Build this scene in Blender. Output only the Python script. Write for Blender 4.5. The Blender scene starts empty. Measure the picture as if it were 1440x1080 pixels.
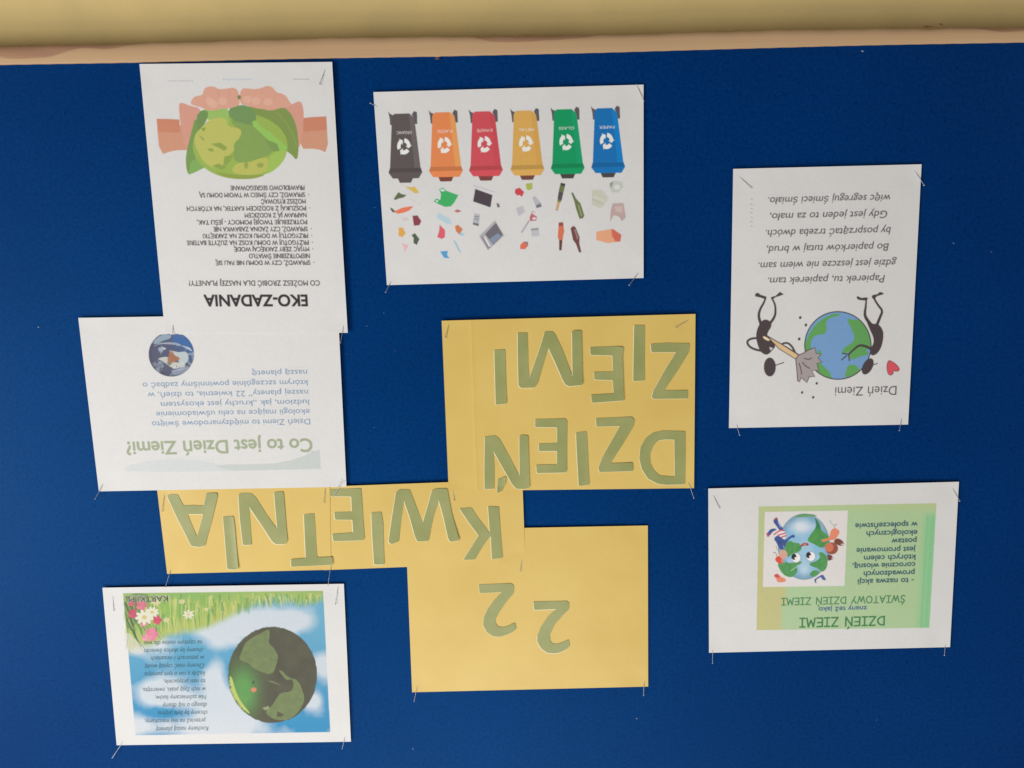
import bpy, bmesh, math, random
import numpy as np
from mathutils import Matrix, Vector
from mathutils.geometry import tessellate_polygon

random.seed(7)
RNG = np.random.default_rng(7)
scene = bpy.context.scene
COL = scene.collection

# ------------------------------------------------------------------ camera
# The board is photographed with the phone held upside down, so the camera is rolled by half a turn.
F_PX, DIST, TILT, PAN, ROLL = 1081.0, 900.6, math.radians(9.152), math.radians(0.151), math.radians(-1.30)
ca, sa, cb, sb = math.cos(TILT), math.sin(TILT), math.cos(PAN), math.sin(PAN)
RX = np.array([[1, 0, 0], [0, ca, -sa], [0, sa, ca]])
RY = np.array([[cb, 0, sb], [0, 1, 0], [-sb, 0, cb]])
R = RY @ RX
CAM = -R.T @ np.array([0, 0, DIST])
cr, sr = math.cos(ROLL), math.sin(ROLL)
LEVEL = np.array([[cr, sr, 0], [-sr, cr, 0], [0, 0, 1]])           # levels the wooden rail
TOWORLD = np.array([[-1, 0, 0], [0, 0, 1], [0, 1, 0]]) @ LEVEL      # board plane -> upright wall
ZC = 1.5

def world(p):
    """board coordinates in mm (u, v, depth into the wall) -> world metres"""
    q = np.asarray(p, float) @ TOWORLD.T / 1000.0
    return q + np.array([0, 0, ZC])

cam_data = bpy.data.cameras.new('camera')
cam = bpy.data.objects.new('camera', cam_data)
COL.objects.link(cam)
axes = TOWORLD @ np.stack([R.T @ [1, 0, 0], -(R.T @ [0, 1, 0]), -(R.T @ [0, 0, 1])], 1)
m = Matrix.Identity(4)
for i in range(3):
    for j in range(3):
        m[i][j] = axes[i][j]
cw = world(CAM)
for i in range(3):
    m[i][3] = cw[i]
cam.matrix_world = m
cam_data.sensor_width = 36
cam_data.lens = F_PX / 1440 * 36
cam_data.clip_start = 0.01
cam_data.clip_end = 50
scene.camera = cam

# ------------------------------------------------------------------ light
w = bpy.data.worlds.new('World')
scene.world = w
w.use_nodes = True
w.node_tree.nodes['Background'].inputs[0].default_value = (1.0, 0.94, 0.87, 1)
w.node_tree.nodes['Background'].inputs[1].default_value = 0.195

def area(name, loc, target, sx, sy, power, col):
    d = bpy.data.lights.new(name, 'AREA')
    d.shape = 'RECTANGLE'; d.size = sx; d.size_y = sy; d.energy = power; d.color = col
    o = bpy.data.objects.new(name, d); COL.objects.link(o)
    o.location = loc
    o.rotation_euler = (Vector(target) - Vector(loc)).to_track_quat('-Z', 'Y').to_euler()
    return o
area('window_light', (2.6, -2.5, 2.35), (0.0, 0.0, 1.5), 1.3, 1.3, 74, (1.0, 0.985, 0.97))
area('ceiling_light', (0.3, -2.1, 3.6), (0.0, 0.0, 1.5), 1.6, 1.1, 42, (1.0, 0.97, 0.93))

scene.view_settings.view_transform = 'Standard'
scene.view_settings.look = 'None'
scene.view_settings.exposure = 0
scene.view_settings.gamma = 1

# ------------------------------------------------------------------ helpers
def lin(c):
    c = np.asarray(c, float) / 255.0
    return np.where(c <= 0.04045, c / 12.92, ((c + 0.055) / 1.055) ** 2.4)

def srgb(c):
    c = np.clip(c, 0, 1)
    return np.where(c <= 0.0031308, c * 12.92, 1.055 * c ** (1 / 2.4) - 0.055)

def P(px, py, h=0.0):
    """point at height h (mm) in front of the board seen at the given place of the photograph"""
    px = np.asarray(px, float); py = np.asarray(py, float); h = np.asarray(h, float) + 0 * px
    d = np.stack([(px - 720) / F_PX, (py - 540) / F_PX, np.ones_like(px)], -1) @ R
    t = (-h - CAM[2]) / d[..., 2]
    return world(CAM + d * t[..., None])

def homography(src, dst):
    A = []
    for (x, y), (u, v) in zip(src, dst):
        A.append([x, y, 1, 0, 0, 0, -u * x, -u * y]); A.append([0, 0, 0, x, y, 1, -v * x, -v * y])
    b = np.array([c for p in dst for c in p], float)
    s = np.linalg.solve(np.array(A, float), b)
    return np.append(s, 1).reshape(3, 3)

def apply_h(Hm, pts):
    pts = np.asarray(pts, float)
    q = np.concatenate([pts, np.ones(pts.shape[:-1] + (1,))], -1) @ Hm.T
    return q[..., :2] / q[..., 2:3]

def crop(ox, oy, s, pts):
    return [(ox + x / s, oy + y / s) for x, y in pts]

def ellipse(cx, cy, rx, ry, ang=0, n=48):
    t = np.linspace(0, 2 * math.pi, n, endpoint=False)
    x, y = rx * np.cos(t), ry * np.sin(t)
    a = math.radians(ang)
    return [(cx + math.cos(a) * p - math.sin(a) * q, cy + math.sin(a) * p + math.cos(a) * q) for p, q in zip(x, y)]

def smooth(pts, it=2, closed=True):
    p = np.array(pts, float)
    for _ in range(it):
        q = np.roll(p, -1, 0) if closed else p[1:]
        a = p if closed else p[:-1]
        n = np.stack([0.75 * a + 0.25 * q, 0.25 * a + 0.75 * q], 1).reshape(-1, 2)
        p = n if closed else np.concatenate([p[:1], n, p[-1:]])
    return [tuple(v) for v in p]

def round_corners(pts, r):
    out = []
    n = len(pts)
    for i in range(n):
        a, b, c = (np.array(pts[(i + k) % n], float) for k in (-1, 0, 1))
        da, dc = a - b, c - b
        la, lc = np.linalg.norm(da), np.linalg.norm(dc)
        ka, kc = min(r, la * .45) / la, min(r, lc * .45) / lc
        p0, p2 = b + da * ka, b + dc * kc
        for t in (0, .35, .65, 1):
            out.append(tuple((1 - t) ** 2 * p0 + 2 * t * (1 - t) * b + t * t * p2))
    return out

def fbm(shape, cells, seed, octaves=4):
    """smooth value noise on a grid, 0..1"""
    r = np.random.default_rng(seed)
    hgt, wid = shape
    out = np.zeros(shape); amp = 1; tot = 0
    for o in range(octaves):
        cy = max(2, int(cells * 2 ** o * hgt / max(hgt, wid)) + 2); cx = max(2, int(cells * 2 ** o * wid / max(hgt, wid)) + 2)
        g = r.random((cy + 1, cx + 1))
        yy = np.linspace(0, cy - 1e-6, hgt); xx = np.linspace(0, cx - 1e-6, wid)
        yi = yy.astype(int); xi = xx.astype(int); fy = yy - yi; fx = xx - xi
        fy = (fy * fy * (3 - 2 * fy))[:, None]; fx = (fx * fx * (3 - 2 * fx))[None, :]
        a = g[yi][:, xi]; b = g[yi][:, xi + 1]; c = g[yi + 1][:, xi]; d = g[yi + 1][:, xi + 1]
        out += amp * ((a * (1 - fx) + b * fx) * (1 - fy) + (c * (1 - fx) + d * fx) * fy)
        tot += amp; amp *= .5
    return out / tot

# ------------------------------------------------------------------ materials
def mat(name, base, rough=0.6, spec=0.4):
    mt = bpy.data.materials.new(name); mt.use_nodes = True
    b = mt.node_tree.nodes['Principled BSDF']
    b.inputs['Base Color'].default_value = (*base, 1)
    b.inputs['Roughness'].default_value = rough
    b.inputs['Specular IOR Level'].default_value = spec
    return mt, mt.node_tree, b

def nd(nt, t, **kw):
    n = nt.nodes.new(t)
    for k, v in kw.items():
        if hasattr(n, k): setattr(n, k, v)
        else: n.inputs[k].default_value = v
    return n

def soft_waves(nt, b, src, scale=11, dist=.0022, strength=.35):
    nz = nd(nt, 'ShaderNodeTexNoise'); nz.inputs['Scale'].default_value = scale; nz.inputs['Detail'].default_value = 2.5
    nz.inputs['Roughness'].default_value = .6
    nt.links.new(src, nz.inputs['Vector'])
    bp = nd(nt, 'ShaderNodeBump'); bp.inputs['Strength'].default_value = strength; bp.inputs['Distance'].default_value = dist
    nt.links.new(nz.outputs['Fac'], bp.inputs['Height'])
    first = b.inputs['Normal'].links[0].from_node
    nt.links.new(bp.outputs[0], first.inputs['Normal'])

def noise_mix(nt, target, c1, c2, scale, detail=4, lo=.35, hi=.65, coord='Object', rough=.55, stretch=None):
    tc = nd(nt, 'ShaderNodeTexCoord')
    src = tc.outputs[coord]
    if stretch:
        mp = nd(nt, 'ShaderNodeMapping'); mp.inputs['Scale'].default_value = stretch
        nt.links.new(src, mp.inputs[0]); src = mp.outputs[0]
    nz = nd(nt, 'ShaderNodeTexNoise'); nz.inputs['Scale'].default_value = scale; nz.inputs['Detail'].default_value = detail
    nz.inputs['Roughness'].default_value = rough
    nt.links.new(src, nz.inputs['Vector'])
    rp = nd(nt, 'ShaderNodeValToRGB')
    rp.color_ramp.elements[0].position = lo; rp.color_ramp.elements[1].position = hi
    rp.color_ramp.elements[0].color = (*c1, 1); rp.color_ramp.elements[1].color = (*c2, 1)
    nt.links.new(nz.outputs['Fac'], rp.inputs[0])
    if target is not None: nt.links.new(rp.outputs[0], target)
    return src, nz, rp

def add_bump(nt, bsdf, src, scale, strength, dist):
    nz = nd(nt, 'ShaderNodeTexNoise'); nz.inputs['Scale'].default_value = scale; nz.inputs['Detail'].default_value = 3
    nt.links.new(src, nz.inputs['Vector'])
    bp = nd(nt, 'ShaderNodeBump'); bp.inputs['Strength'].default_value = strength; bp.inputs['Distance'].default_value = dist
    nt.links.new(nz.outputs['Fac'], bp.inputs['Height']); nt.links.new(bp.outputs[0], bsdf.inputs['Normal'])

# blue felt
FELT, nt, b = mat('blue_felt', (0.006, 0.05, 0.2), 0.5, 0.36)
b.inputs['Specular Tint'].default_value = (0.0, 0.38, 1.0, 1)
src, nz, rp = noise_mix(nt, None, (0.0006, 0.0240, 0.129), (0.0016, 0.0355, 0.176), 260, 3, .3, .7)
vo = nd(nt, 'ShaderNodeTexVoronoi'); vo.inputs['Scale'].default_value = 230; vo.inputs['Randomness'].default_value = 1
nt.links.new(src, vo.inputs['Vector'])
r2 = nd(nt, 'ShaderNodeValToRGB'); r2.color_ramp.elements[0].position = .10; r2.color_ramp.elements[1].position = .26
r2.color_ramp.elements[0].color = (.30, .30, .30, 1); r2.color_ramp.elements[1].color = (1, 1, 1, 1)
nt.links.new(vo.outputs['Distance'], r2.inputs[0])
n3 = nd(nt, 'ShaderNodeTexNoise'); n3.inputs['Scale'].default_value = 90; nt.links.new(src, n3.inputs['Vector'])
r3 = nd(nt, 'ShaderNodeValToRGB'); r3.color_ramp.elements[0].position = .50; r3.color_ramp.elements[1].position = .62
r3.color_ramp.elements[0].color = (1, 1, 1, 1); r3.color_ramp.elements[1].color = (0, 0, 0, 1)
nt.links.new(n3.outputs['Fac'], r3.inputs[0])
sel = nd(nt, 'ShaderNodeMix', data_type='RGBA', blend_type='MIX'); nt.links.new(r3.outputs[0], sel.inputs[0])
nt.links.new(r2.outputs[0], sel.inputs[6]); sel.inputs[7].default_value = (1, 1, 1, 1)
mu = nd(nt, 'ShaderNodeMix', data_type='RGBA', blend_type='MULTIPLY'); mu.inputs[0].default_value = 1
nt.links.new(rp.outputs[0], mu.inputs[6]); nt.links.new(sel.outputs[2], mu.inputs[7])
n4 = nd(nt, 'ShaderNodeTexNoise'); n4.inputs['Scale'].default_value = 5; n4.inputs['Detail'].default_value = 3; nt.links.new(src, n4.inputs['Vector'])
r4 = nd(nt, 'ShaderNodeValToRGB'); r4.color_ramp.elements[0].position = .3; r4.color_ramp.elements[1].position = .7
r4.color_ramp.elements[0].color = (.86, .88, .9, 1); r4.color_ramp.elements[1].color = (1.1, 1.06, 1.04, 1)
nt.links.new(n4.outputs['Fac'], r4.inputs[0])
mv = nd(nt, 'ShaderNodeMix', data_type='RGBA', blend_type='MULTIPLY'); mv.inputs[0].default_value = 1
nt.links.new(mu.outputs[2], mv.inputs[6]); nt.links.new(r4.outputs[0], mv.inputs[7])
nt.links.new(mv.outputs[2], b.inputs['Base Color'])
add_bump(nt, b, src, 900, .5, .0004)

# painted wall
WALL, nt, b = mat('beige_wall_paint', (0.5, 0.4, 0.2), 0.7, 0.3)
src, nz, rp = noise_mix(nt, b.inputs['Base Color'], (.70, .540, .235), (.78, .595, .255), 14, 5, .3, .7)
add_bump(nt, b, src, 500, .35, .0005)

# pine rail, with the darker heartwood where the mesh says so
WOOD, nt, b = mat('pine_wood', (0.5, 0.3, 0.15), 0.5, 0.35)
src, nz, rp = noise_mix(nt, None, (.52, .335, .185), (.61, .400, .225), 9, 5, .3, .72, stretch=(.3, 4, 6))
at = nd(nt, 'ShaderNodeAttribute'); at.attribute_name = 'heartwood'
mx = nd(nt, 'ShaderNodeMix', data_type='RGBA'); nt.links.new(at.outputs['Fac'], mx.inputs[0])
nt.links.new(rp.outputs[0], mx.inputs[6]); mx.inputs[7].default_value = (.41, .225, .135, 1)
nt.links.new(mx.outputs[2], b.inputs['Base Color'])
add_bump(nt, b, src, 60, .15, .0006)

def plain_paper(name, c1, c2, scale, rough, spec, bumpy=.25):
    mt, nt, b = mat(name, c1, rough, spec)
    src, nz, rp = noise_mix(nt, b.inputs['Base Color'], c1, c2, scale, 5, .3, .7)
    add_bump(nt, b, src, 120, bumpy, .0004)
    soft_waves(nt, b, src, 14, .002, .3)
    return mt
YELLOW = plain_paper('yellow_card', (.735, .520, .138), (.800, .585, .175), 9, .42, .35, .12)
GREEN = plain_paper('green_card', (.305, .335, .115), (.385, .400, .160), 26, .40, .4, .2)
RIM = plain_paper('pale_edge_highlight', (.88, .80, .52), (.93, .86, .60), 40, .45, .4)  # cream standing in for light caught on the letters' cut edges
METAL, nt, b = mat('pin_steel', (.50, .49, .47), .32, .5)
b.inputs['Metallic'].default_value = .45
noise_mix(nt, b.inputs['Base Color'], (.40, .39, .38), (.52, .51, .50), 300, 2)
HEAD, nt, b = mat('pin_head_metal', (.8, .8, .8), .25, .6)
b.inputs['Metallic'].default_value = .2
noise_mix(nt, b.inputs['Base Color'], (.70, .70, .70), (.84, .84, .84), 300, 2)
LINT, nt, b = mat('pale_lint', (.2, .3, .45), .8, .2)
noise_mix(nt, b.inputs['Base Color'], (.10, .18, .34), (.30, .38, .50), 120, 2, .4, .6)

def print_material(name, arr):
    """arr: H x W x 3 linear, rows from the bottom of the sheet up"""
    hgt, wid, _ = arr.shape
    im = bpy.data.images.new(name, wid, hgt)
    px = np.ones((hgt, wid, 4), np.float32); px[..., :3] = srgb(arr)
    im.pixels.foreach_set(px.ravel()); im.update(); im.pack()
    mt, nt, b = mat(name, (.8, .8, .8), .55, .3)
    uv = nd(nt, 'ShaderNodeUVMap'); uv.uv_map = 'UVMap'
    tx = nd(nt, 'ShaderNodeTexImage'); tx.image = im; tx.interpolation = 'Linear'; tx.extension = 'EXTEND'
    nt.links.new(uv.outputs[0], tx.inputs[0])
    src, nz, rp = noise_mix(nt, None, (.965, .965, .965), (1, 1, 1), 300, 2, .3, .7)
    mu = nd(nt, 'ShaderNodeMix', data_type='RGBA', blend_type='MULTIPLY'); mu.inputs[0].default_value = 1
    nt.links.new(tx.outputs[0], mu.inputs[6]); nt.links.new(rp.outputs[0], mu.inputs[7])
    nt.links.new(mu.outputs[2], b.inputs['Base Color'])
    add_bump(nt, b, src, 25, .25, .0006)
    soft_waves(nt, b, src)
    return mt

# ------------------------------------------------------------------ object helpers
def make(name, verts, faces, material, parent=None, uvs=None, smooth_shade=True):
    me = bpy.data.meshes.new(name)
    me.from_pydata([tuple(v) for v in verts], [], faces)
    if uvs is not None:
        uv = me.uv_layers.new(name='UVMap')
        idx = np.zeros(len(me.loops), np.int32); me.loops.foreach_get('vertex_index', idx)
        uv.data.foreach_set('uv', np.asarray(uvs, np.float32)[idx].ravel())
    me.polygons.foreach_set('use_smooth', [smooth_shade] * len(me.polygons))
    me.materials.append(material)
    me.update()
    o = bpy.data.objects.new(name, me); COL.objects.link(o)
    if parent:
        o.parent = parent; o.matrix_parent_inverse = parent.matrix_world.inverted()
    return o

def empty(name, loc, label, cat, group=None):
    o = bpy.data.objects.new(name, None); COL.objects.link(o)
    o.location = loc; o.empty_display_size = .02
    o.matrix_world = Matrix.Translation(Vector(loc))
    o['label'] = label; o['category'] = cat
    if group: o['group'] = group
    return o

def box(name, lo, hi, material, parent=None, bev=.002):
    bm = bmesh.new(); bmesh.ops.create_cube(bm, size=1)
    for v in bm.verts:
        v.co = Vector([(lo[i] + hi[i]) / 2 + v.co[i] * (hi[i] - lo[i]) for i in range(3)])
    if bev: bmesh.ops.bevel(bm, geom=bm.edges[:], offset=bev, segments=2, affect='EDGES', profile=.5)
    me = bpy.data.meshes.new(name); bm.to_mesh(me); bm.free()
    me.materials.append(material)
    o = bpy.data.objects.new(name, me); COL.objects.link(o)
    if parent: o.parent = parent; o.matrix_parent_inverse = parent.matrix_world.inverted()
    return o

# ------------------------------------------------------------------ wall and board
WALL_Y = 0.040
wv = [(-3, WALL_Y, 0), (3, WALL_Y, 0), (3, WALL_Y, 3.2), (-3, WALL_Y, 3.2)]
wall = make('wall', wv, [(0, 1, 2, 3)], WALL, smooth_shade=False)
wall['kind'] = 'structure'

board = empty('notice_board', (0, 0, 1.08), 'big blue felt notice board with a pale pine rail, pinned full of sheets', 'notice board')
XL, XR, ZT = -1.20, 1.20, 2.42
zb = P(720, 78)[2]
box('felt_panel', (XL, 0.0, zb - .012), (XR, .014, ZT), FELT, board, 0)
inner = np.array([(-760, 109), (-420, 101), (0, 91.5), (195, 88.3), (400, 83.3), (620, 79.6), (840, 74.6), (1010, 69.6), (1200, 64.3), (1320, 62.0), (1440, 60.0), (1860, 51), (2200, 43.5)])
outer = np.array([(-760, 80), (-420, 72), (0, 64.5), (100, 63.5), (200, 60.5), (330, 56.5), (480, 52.3), (620, 51.2), (760, 50.6), (860, 49.0), (960, 45.5), (1100, 41.6), (1200, 40.6), (1320, 39.2), (1440, 38.5), (1860, 30), (2200, 22.5)])
xs = np.linspace(-760, 2200, 1000)
def blurred(a):
    y = np.interp(xs, a[:, 0], a[:, 1]); k = np.ones(41) / 41
    return np.convolve(np.pad(y, 20, mode='reflect', reflect_type='odd'), k, 'valid')
yi_, yo_ = blurred(inner), blurred(outer)
yo_ = yo_ + .35 * np.sin(xs * .05) + .25 * np.sin(xs * .13 + 1)
yi_ = yi_ + .12 * np.sin(xs * .21) + np.where(abs(xs - 615.5) < 4.5, -1.2 * (1 - abs(xs - 615.5) / 4.5), 0) * -1
prof = [(0, -1.0), (.005, 3.2), (.06, 4.7), (.12, 4.9), (.3, 5.2), (.5, 5.2), (.66, 5.0), (.78, 4.5), (.87, 3.7), (.94, 2.6), (.985, 1.0)]
rows = []
heart = []
def heart_depth(x):
    """how far from the outer edge (share of the rail) the brown heartwood reaches"""
    d = np.zeros_like(x)
    d += .70 * np.exp(-((x - 35) / 62) ** 4) * (1 - .25 * ((x - 35) / 62) ** 2).clip(0, 1)
    d += .26 * np.exp(-((x - 140) / 55) ** 2)
    d += .34 * np.exp(-((x - 715) / 45) ** 4) + .22 * np.exp(-((x - 790) / 45) ** 4)
    d += .30 * np.exp(-((x - 1425) / 60) ** 2) + .12 * np.exp(-((x - 1310) / 25) ** 2)
    return d
hd = heart_depth(xs) + .02 * np.sin(xs * .09)
nfine = []
for s, h in prof: nfine.append((s, h))
prof2 = []
for (s0, h0), (s1, h1) in zip(nfine[:-1], nfine[1:]):
    n = 4 if s1 - s0 > .05 else 1
    for k in range(n): prof2.append((s0 + (s1 - s0) * k / n, h0 + (h1 - h0) * k / n))
prof2.append(nfine[-1])
for s, h in prof2:
    rows.append(P(xs, yi_ * (1 - s) + yo_ * s, h))
    heart.append(np.clip((s - (1 - hd)) / .06, 0, 1) * (.92 + .08 * np.sin(xs * .05 + s * 9)))
back = rows[-1].copy(); back[:, 1] = WALL_Y - .0005; back[:, 2] -= .0008
rows.append(back); heart.append(heart[-1])
V = np.concatenate(rows); n = len(xs)
V[:, 0] = V[:, 0].clip(XL - .0005, XR + .0005)
Fs = [(r * n + i, r * n + i + 1, (r + 1) * n + i + 1, (r + 1) * n + i) for r in range(len(rows) - 1) for i in range(n - 1)]
rail = make('frame_rail', V, Fs, WOOD, board)
a_ = rail.data.attributes.new('heartwood', 'FLOAT', 'POINT'); a_.data.foreach_set('value', np.concatenate(heart).astype(np.float32))
# knots and a nail nick along the rail's far edge
def wood_knot(px, py, rx, ry):
    pts = smooth([(px + rx * math.cos(t) * random.uniform(.8, 1.1), py + ry * math.sin(t) * random.uniform(.8, 1.1)) for t in np.linspace(0, 6.28, 9)[:-1]], 2)
    c = P(px, py, 5.2 - .4); ring = [P(x, y, 4.3) for x, y in pts]
    return [c] + ring
KNOT, nt, b = mat('dark_knot', (.16, .06, .025), .6, .3)
noise_mix(nt, b.inputs['Base Color'], (.12, .05, .025), (.24, .10, .045), 200, 3)
for k in [(78, 62.8, 6, 1.0), (27, 64.8, 5, .8), (1306, 37.8, 10, 1.3), (1323, 34.2, 3, 1.4), (614.5, 82.5, 3.5, 1.3), (740, 49.2, 16, .6)]:
    v = wood_knot(*k); nn = len(v) - 1
    make('knot', v, [(0, 1 + (i + 1) % nn, 1 + i) for i in range(nn)], KNOT, board)
# the other three rails, outside the photograph
for nm, lo, hi in [('frame_rail', (XL - .026, -.005, zb - .02), (XL, WALL_Y - .001, ZT + .026)), ('frame_rail', (XR, -.005, zb - .02), (XR + .026, WALL_Y - .001, ZT + .026)),
                   ('frame_rail', (XL + .001, -.005, ZT), (XR - .001, WALL_Y - .001, ZT + .026))]:
    box(nm, lo, hi, WOOD, board, .003)

def thicken(m_, rad):
    """grow a mask by rad pixels (fractional)"""
    k = int(math.ceil(rad)); out = m_.copy()
    for dy in range(-k, k + 1):
        for dx in range(-k, k + 1):
            wgt = min(1.0, max(0.0, rad + .5 - math.hypot(dx, dy) + .25))
            if wgt <= 0 or (dx == 0 and dy == 0): continue
            sh = np.zeros_like(m_)
            ys, yd = (slice(dy, None), slice(None, -dy or None)) if dy >= 0 else (slice(None, dy), slice(-dy, None))
            xs_, xd = (slice(dx, None), slice(None, -dx or None)) if dx >= 0 else (slice(None, dx), slice(-dx, None))
            sh[yd, xd] = m_[ys, xs_]
            out = np.maximum(out, sh * wgt)
    return out

# ------------------------------------------------------------------ sheets
class Sheet:
    RES = 4.0
    dent = .7
    def __init__(s, name, size, corners, base, bulge, wave, seed, white=None, crease=()):
        """corners as seen in the photograph: top left, top right, bottom right, bottom left"""
        s.name, (s.W, s.H), s.base, s.bulge, s.wave, s.seed = name, size, base, bulge, wave, seed
        tl, tr, br, bl = corners
        loc = [(s.W, 0), (0, 0), (0, s.H), (s.W, s.H)]          # upright sheet: origin is the photo's top right
        s.corners = corners
        s.to_local = homography([tl, tr, br, bl], loc)
        s.to_px = np.linalg.inv(s.to_local)
        s.crease = crease
        r = np.random.default_rng(seed); s.ph = r.uniform(0, 6.28, 6); s.fr = r.uniform(.6, 1.5, 6)
        s.white = lin(white) if white else None
        s.parts = []
        if white:
            s.nx, s.ny = int(s.W * s.RES), int(s.H * s.RES)
            s.img = np.full((s.ny, s.nx, 3), .80)
            s.img *= 1 - .012 * fbm((s.ny, s.nx), 5, seed)[..., None]
    def height(s, x, y):
        u, v = x / s.W, y / s.H
        h = s.base + .6 + s.bulge * np.sin(math.pi * u.clip(0, 1)) * np.sin(math.pi * v.clip(0, 1))
        h = h + s.bulge * .25 * np.sin(math.pi * u.clip(0, 1)) * (1 - np.sin(math.pi * v.clip(0, 1)))
        k, f = s.ph, s.fr
        wv = np.sin(u * 6.28 * f[0] + k[0] + v * 2 * f[1]) + .7 * np.sin(v * 6.28 * f[2] + k[2] - u * 3) + .5 * np.sin((u + v) * 9 * f[3] + k[3])
        h = h + s.wave * wv / 2.2 + s.wave
        # pinned corners are pressed towards the board
        for qx_, qy_ in ((.04, .04), (.96, .04), (.04, .96), (.96, .96)):
            d2 = ((x - qx_ * s.W) ** 2 + (y - qy_ * s.H) ** 2)
            h = h - s.dent * np.exp(-d2 / 14 ** 2)
        for cx, amp in s.crease:
            h = h + amp * np.exp(-np.abs(x - cx) / 1.6)
        return h
    def place(s, xy, off=0.0):
        xy = np.asarray(xy, float); q = apply_h(s.to_px, xy)
        return P(q[..., 0], q[..., 1], s.height(xy[..., 0], xy[..., 1]) + off)
    def grid(s):
        gx = set(np.linspace(0, s.W, int(s.W / 5) + 1)); gy = np.linspace(0, s.H, int(s.H / 5) + 1)
        for cx, _ in s.crease:
            gx = {g for g in gx if abs(g - cx) > 4} | {cx - 4, cx - 1.6, cx - .6, cx, cx + .6, cx + 1.6, cx + 4}
        return np.array(sorted(gx)), gy
    # -- drawing ---------------------------------------------------
    def L(s, pts): return apply_h(s.to_local, pts)
    def col(s, c):
        return lin(c) / s.white * .80
    def mask(s, loops_local):
        """even-odd fill of closed loops (local mm); returns mask and window"""
        E = []
        for lp in loops_local:
            lp = np.asarray(lp) * s.RES
            E.append(np.concatenate([lp, np.roll(lp, -1, 0)], 1))
        return s.mask_edges(np.concatenate(E))
    def mask_edges(s, E):
        x0 = max(0, int(min(E[:, 0].min(), E[:, 2].min())) - 1); x1 = min(s.nx, int(max(E[:, 0].max(), E[:, 2].max())) + 2)
        y0 = max(0, int(min(E[:, 1].min(), E[:, 3].min())) - 1); y1 = min(s.ny, int(max(E[:, 1].max(), E[:, 3].max())) + 2)
        if x1 <= x0 or y1 <= y0: return None, None
        acc = np.zeros((y1 - y0, x1 - x0), np.float32)
        for sub in (.25, .75):
            yy = np.arange(y0, y1) + sub
            m = np.zeros((y1 - y0, x1 - x0 + 1), np.int32)
            for ax, ay, bx, by in E:
                if ay == by: continue
                lo, hi = (ay, by) if ay < by else (by, ay)
                i0 = max(0, int(math.ceil(lo - sub)) - y0); i1 = min(y1 - y0, int(math.ceil(hi - sub)) - y0)
                if i1 <= i0: continue
                yr = yy[i0:i1]
                xc = ax + (yr - ay) * (bx - ax) / (by - ay)
                xi = np.clip(np.round(xc).astype(int) - x0, 0, x1 - x0)
                np.add.at(m, (np.arange(i0, i1), xi), 1)
            acc += (np.cumsum(m, 1)[:, :-1] % 2)
        return acc / 2, (slice(y0, y1), slice(x0, x1))
    def paint(s, msk, win, c, alpha=1.0):
        if msk is None: return
        a = (msk * alpha)[..., None]
        s.img[win] = s.img[win] * (1 - a) + a * c
    def poly(s, pts, c, alpha=1.0, holes=(), clip=None):
        m_, w_ = s.mask([s.L(pts)] + [s.L(h) for h in holes])
        if clip is not None and m_ is not None:
            full = np.zeros((s.ny, s.nx), np.float32); mc, wc = s.mask([s.L(clip)]); full[wc] = mc; m_ = m_ * full[w_]
        s.paint(m_, w_, s.col(c), alpha)
    def stroke(s, pts, c, wd, wd2=None, alpha=1.0, it=2):
        """tapering stroke given in photo pixels"""
        p = np.array(smooth(pts, it, False)) if it else np.array(pts, float)
        n = len(p); ww = np.linspace(wd, wd if wd2 is None else wd2, n) / 2
        t = np.gradient(p, axis=0); t /= np.linalg.norm(t, axis=1)[:, None] + 1e-9
        nm = np.stack([-t[:, 1], t[:, 0]], 1)
        for i in range(n - 1):
            s.poly([p[i] + nm[i] * ww[i], p[i + 1] + nm[i + 1] * ww[i + 1], p[i + 1] - nm[i + 1] * ww[i + 1], p[i] - nm[i] * ww[i]], c, alpha)
        if alpha == 1.0:
            for i in range(0, n): s.poly(ellipse(*p[i], ww[i], ww[i], n=10), c)
    def outline(s, pts, c, wd):
        p = list(pts) + [pts[0]]
        s.stroke(p, c, wd, it=0)
    def text(s, string, xr, xl, y, cap, c, bold=0.0, shear=0.0, alpha=1.0, part='text_line', pen=None, label=None):
        """upside-down in the photo: starts at xr, ends at xl; y is the baseline at xr, cap the cap height (px)"""
        a = s.L([(xr, y)])[0]; b_ = s.L([(xl, y)])[0]; t_ = s.L([(xr, y + cap)])[0]
        wd, hg = abs(b_[0] - a[0]), abs(t_[1] - a[1])
        E = pen(string) if pen else glyph_edges(string, shear, bold)
        x0 = E[:, [0, 2]].min(); x1 = E[:, [0, 2]].max()
        E = E.copy()
        E[:, [0, 2]] = (E[:, [0, 2]] - x0) / (x1 - x0) * wd + a[0]
        E[:, [1, 3]] = E[:, [1, 3]] * hg + a[1]
        m_, w_ = s.mask_edges(E * s.RES) if not pen else (None, None)
        if pen:
            # strokes: draw each as a thin quad
            th = .085 * hg * (1 + bold)
            acc = None
            for ax, ay, bx, by in E:
                d = np.array([bx - ax, by - ay]); L_ = np.linalg.norm(d) + 1e-9; d /= L_; nrm = np.array([-d[1], d[0]]) * th; d = d * th * .8
                q = [(ax - d[0] + nrm[0], ay - d[1] + nrm[1]), (bx + d[0] + nrm[0], by + d[1] + nrm[1]), (bx + d[0] - nrm[0], by + d[1] - nrm[1]), (ax - d[0] - nrm[0], ay - d[1] - nrm[1])]
                mm, ww = s.mask([q]); s.paint(mm, ww, s.col(c), alpha)
        else:
            if bold > 0 and m_ is not None:
                m_ = thicken(m_, bold * hg * s.RES)
            s.paint(m_, w_, s.col(c), alpha)
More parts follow.
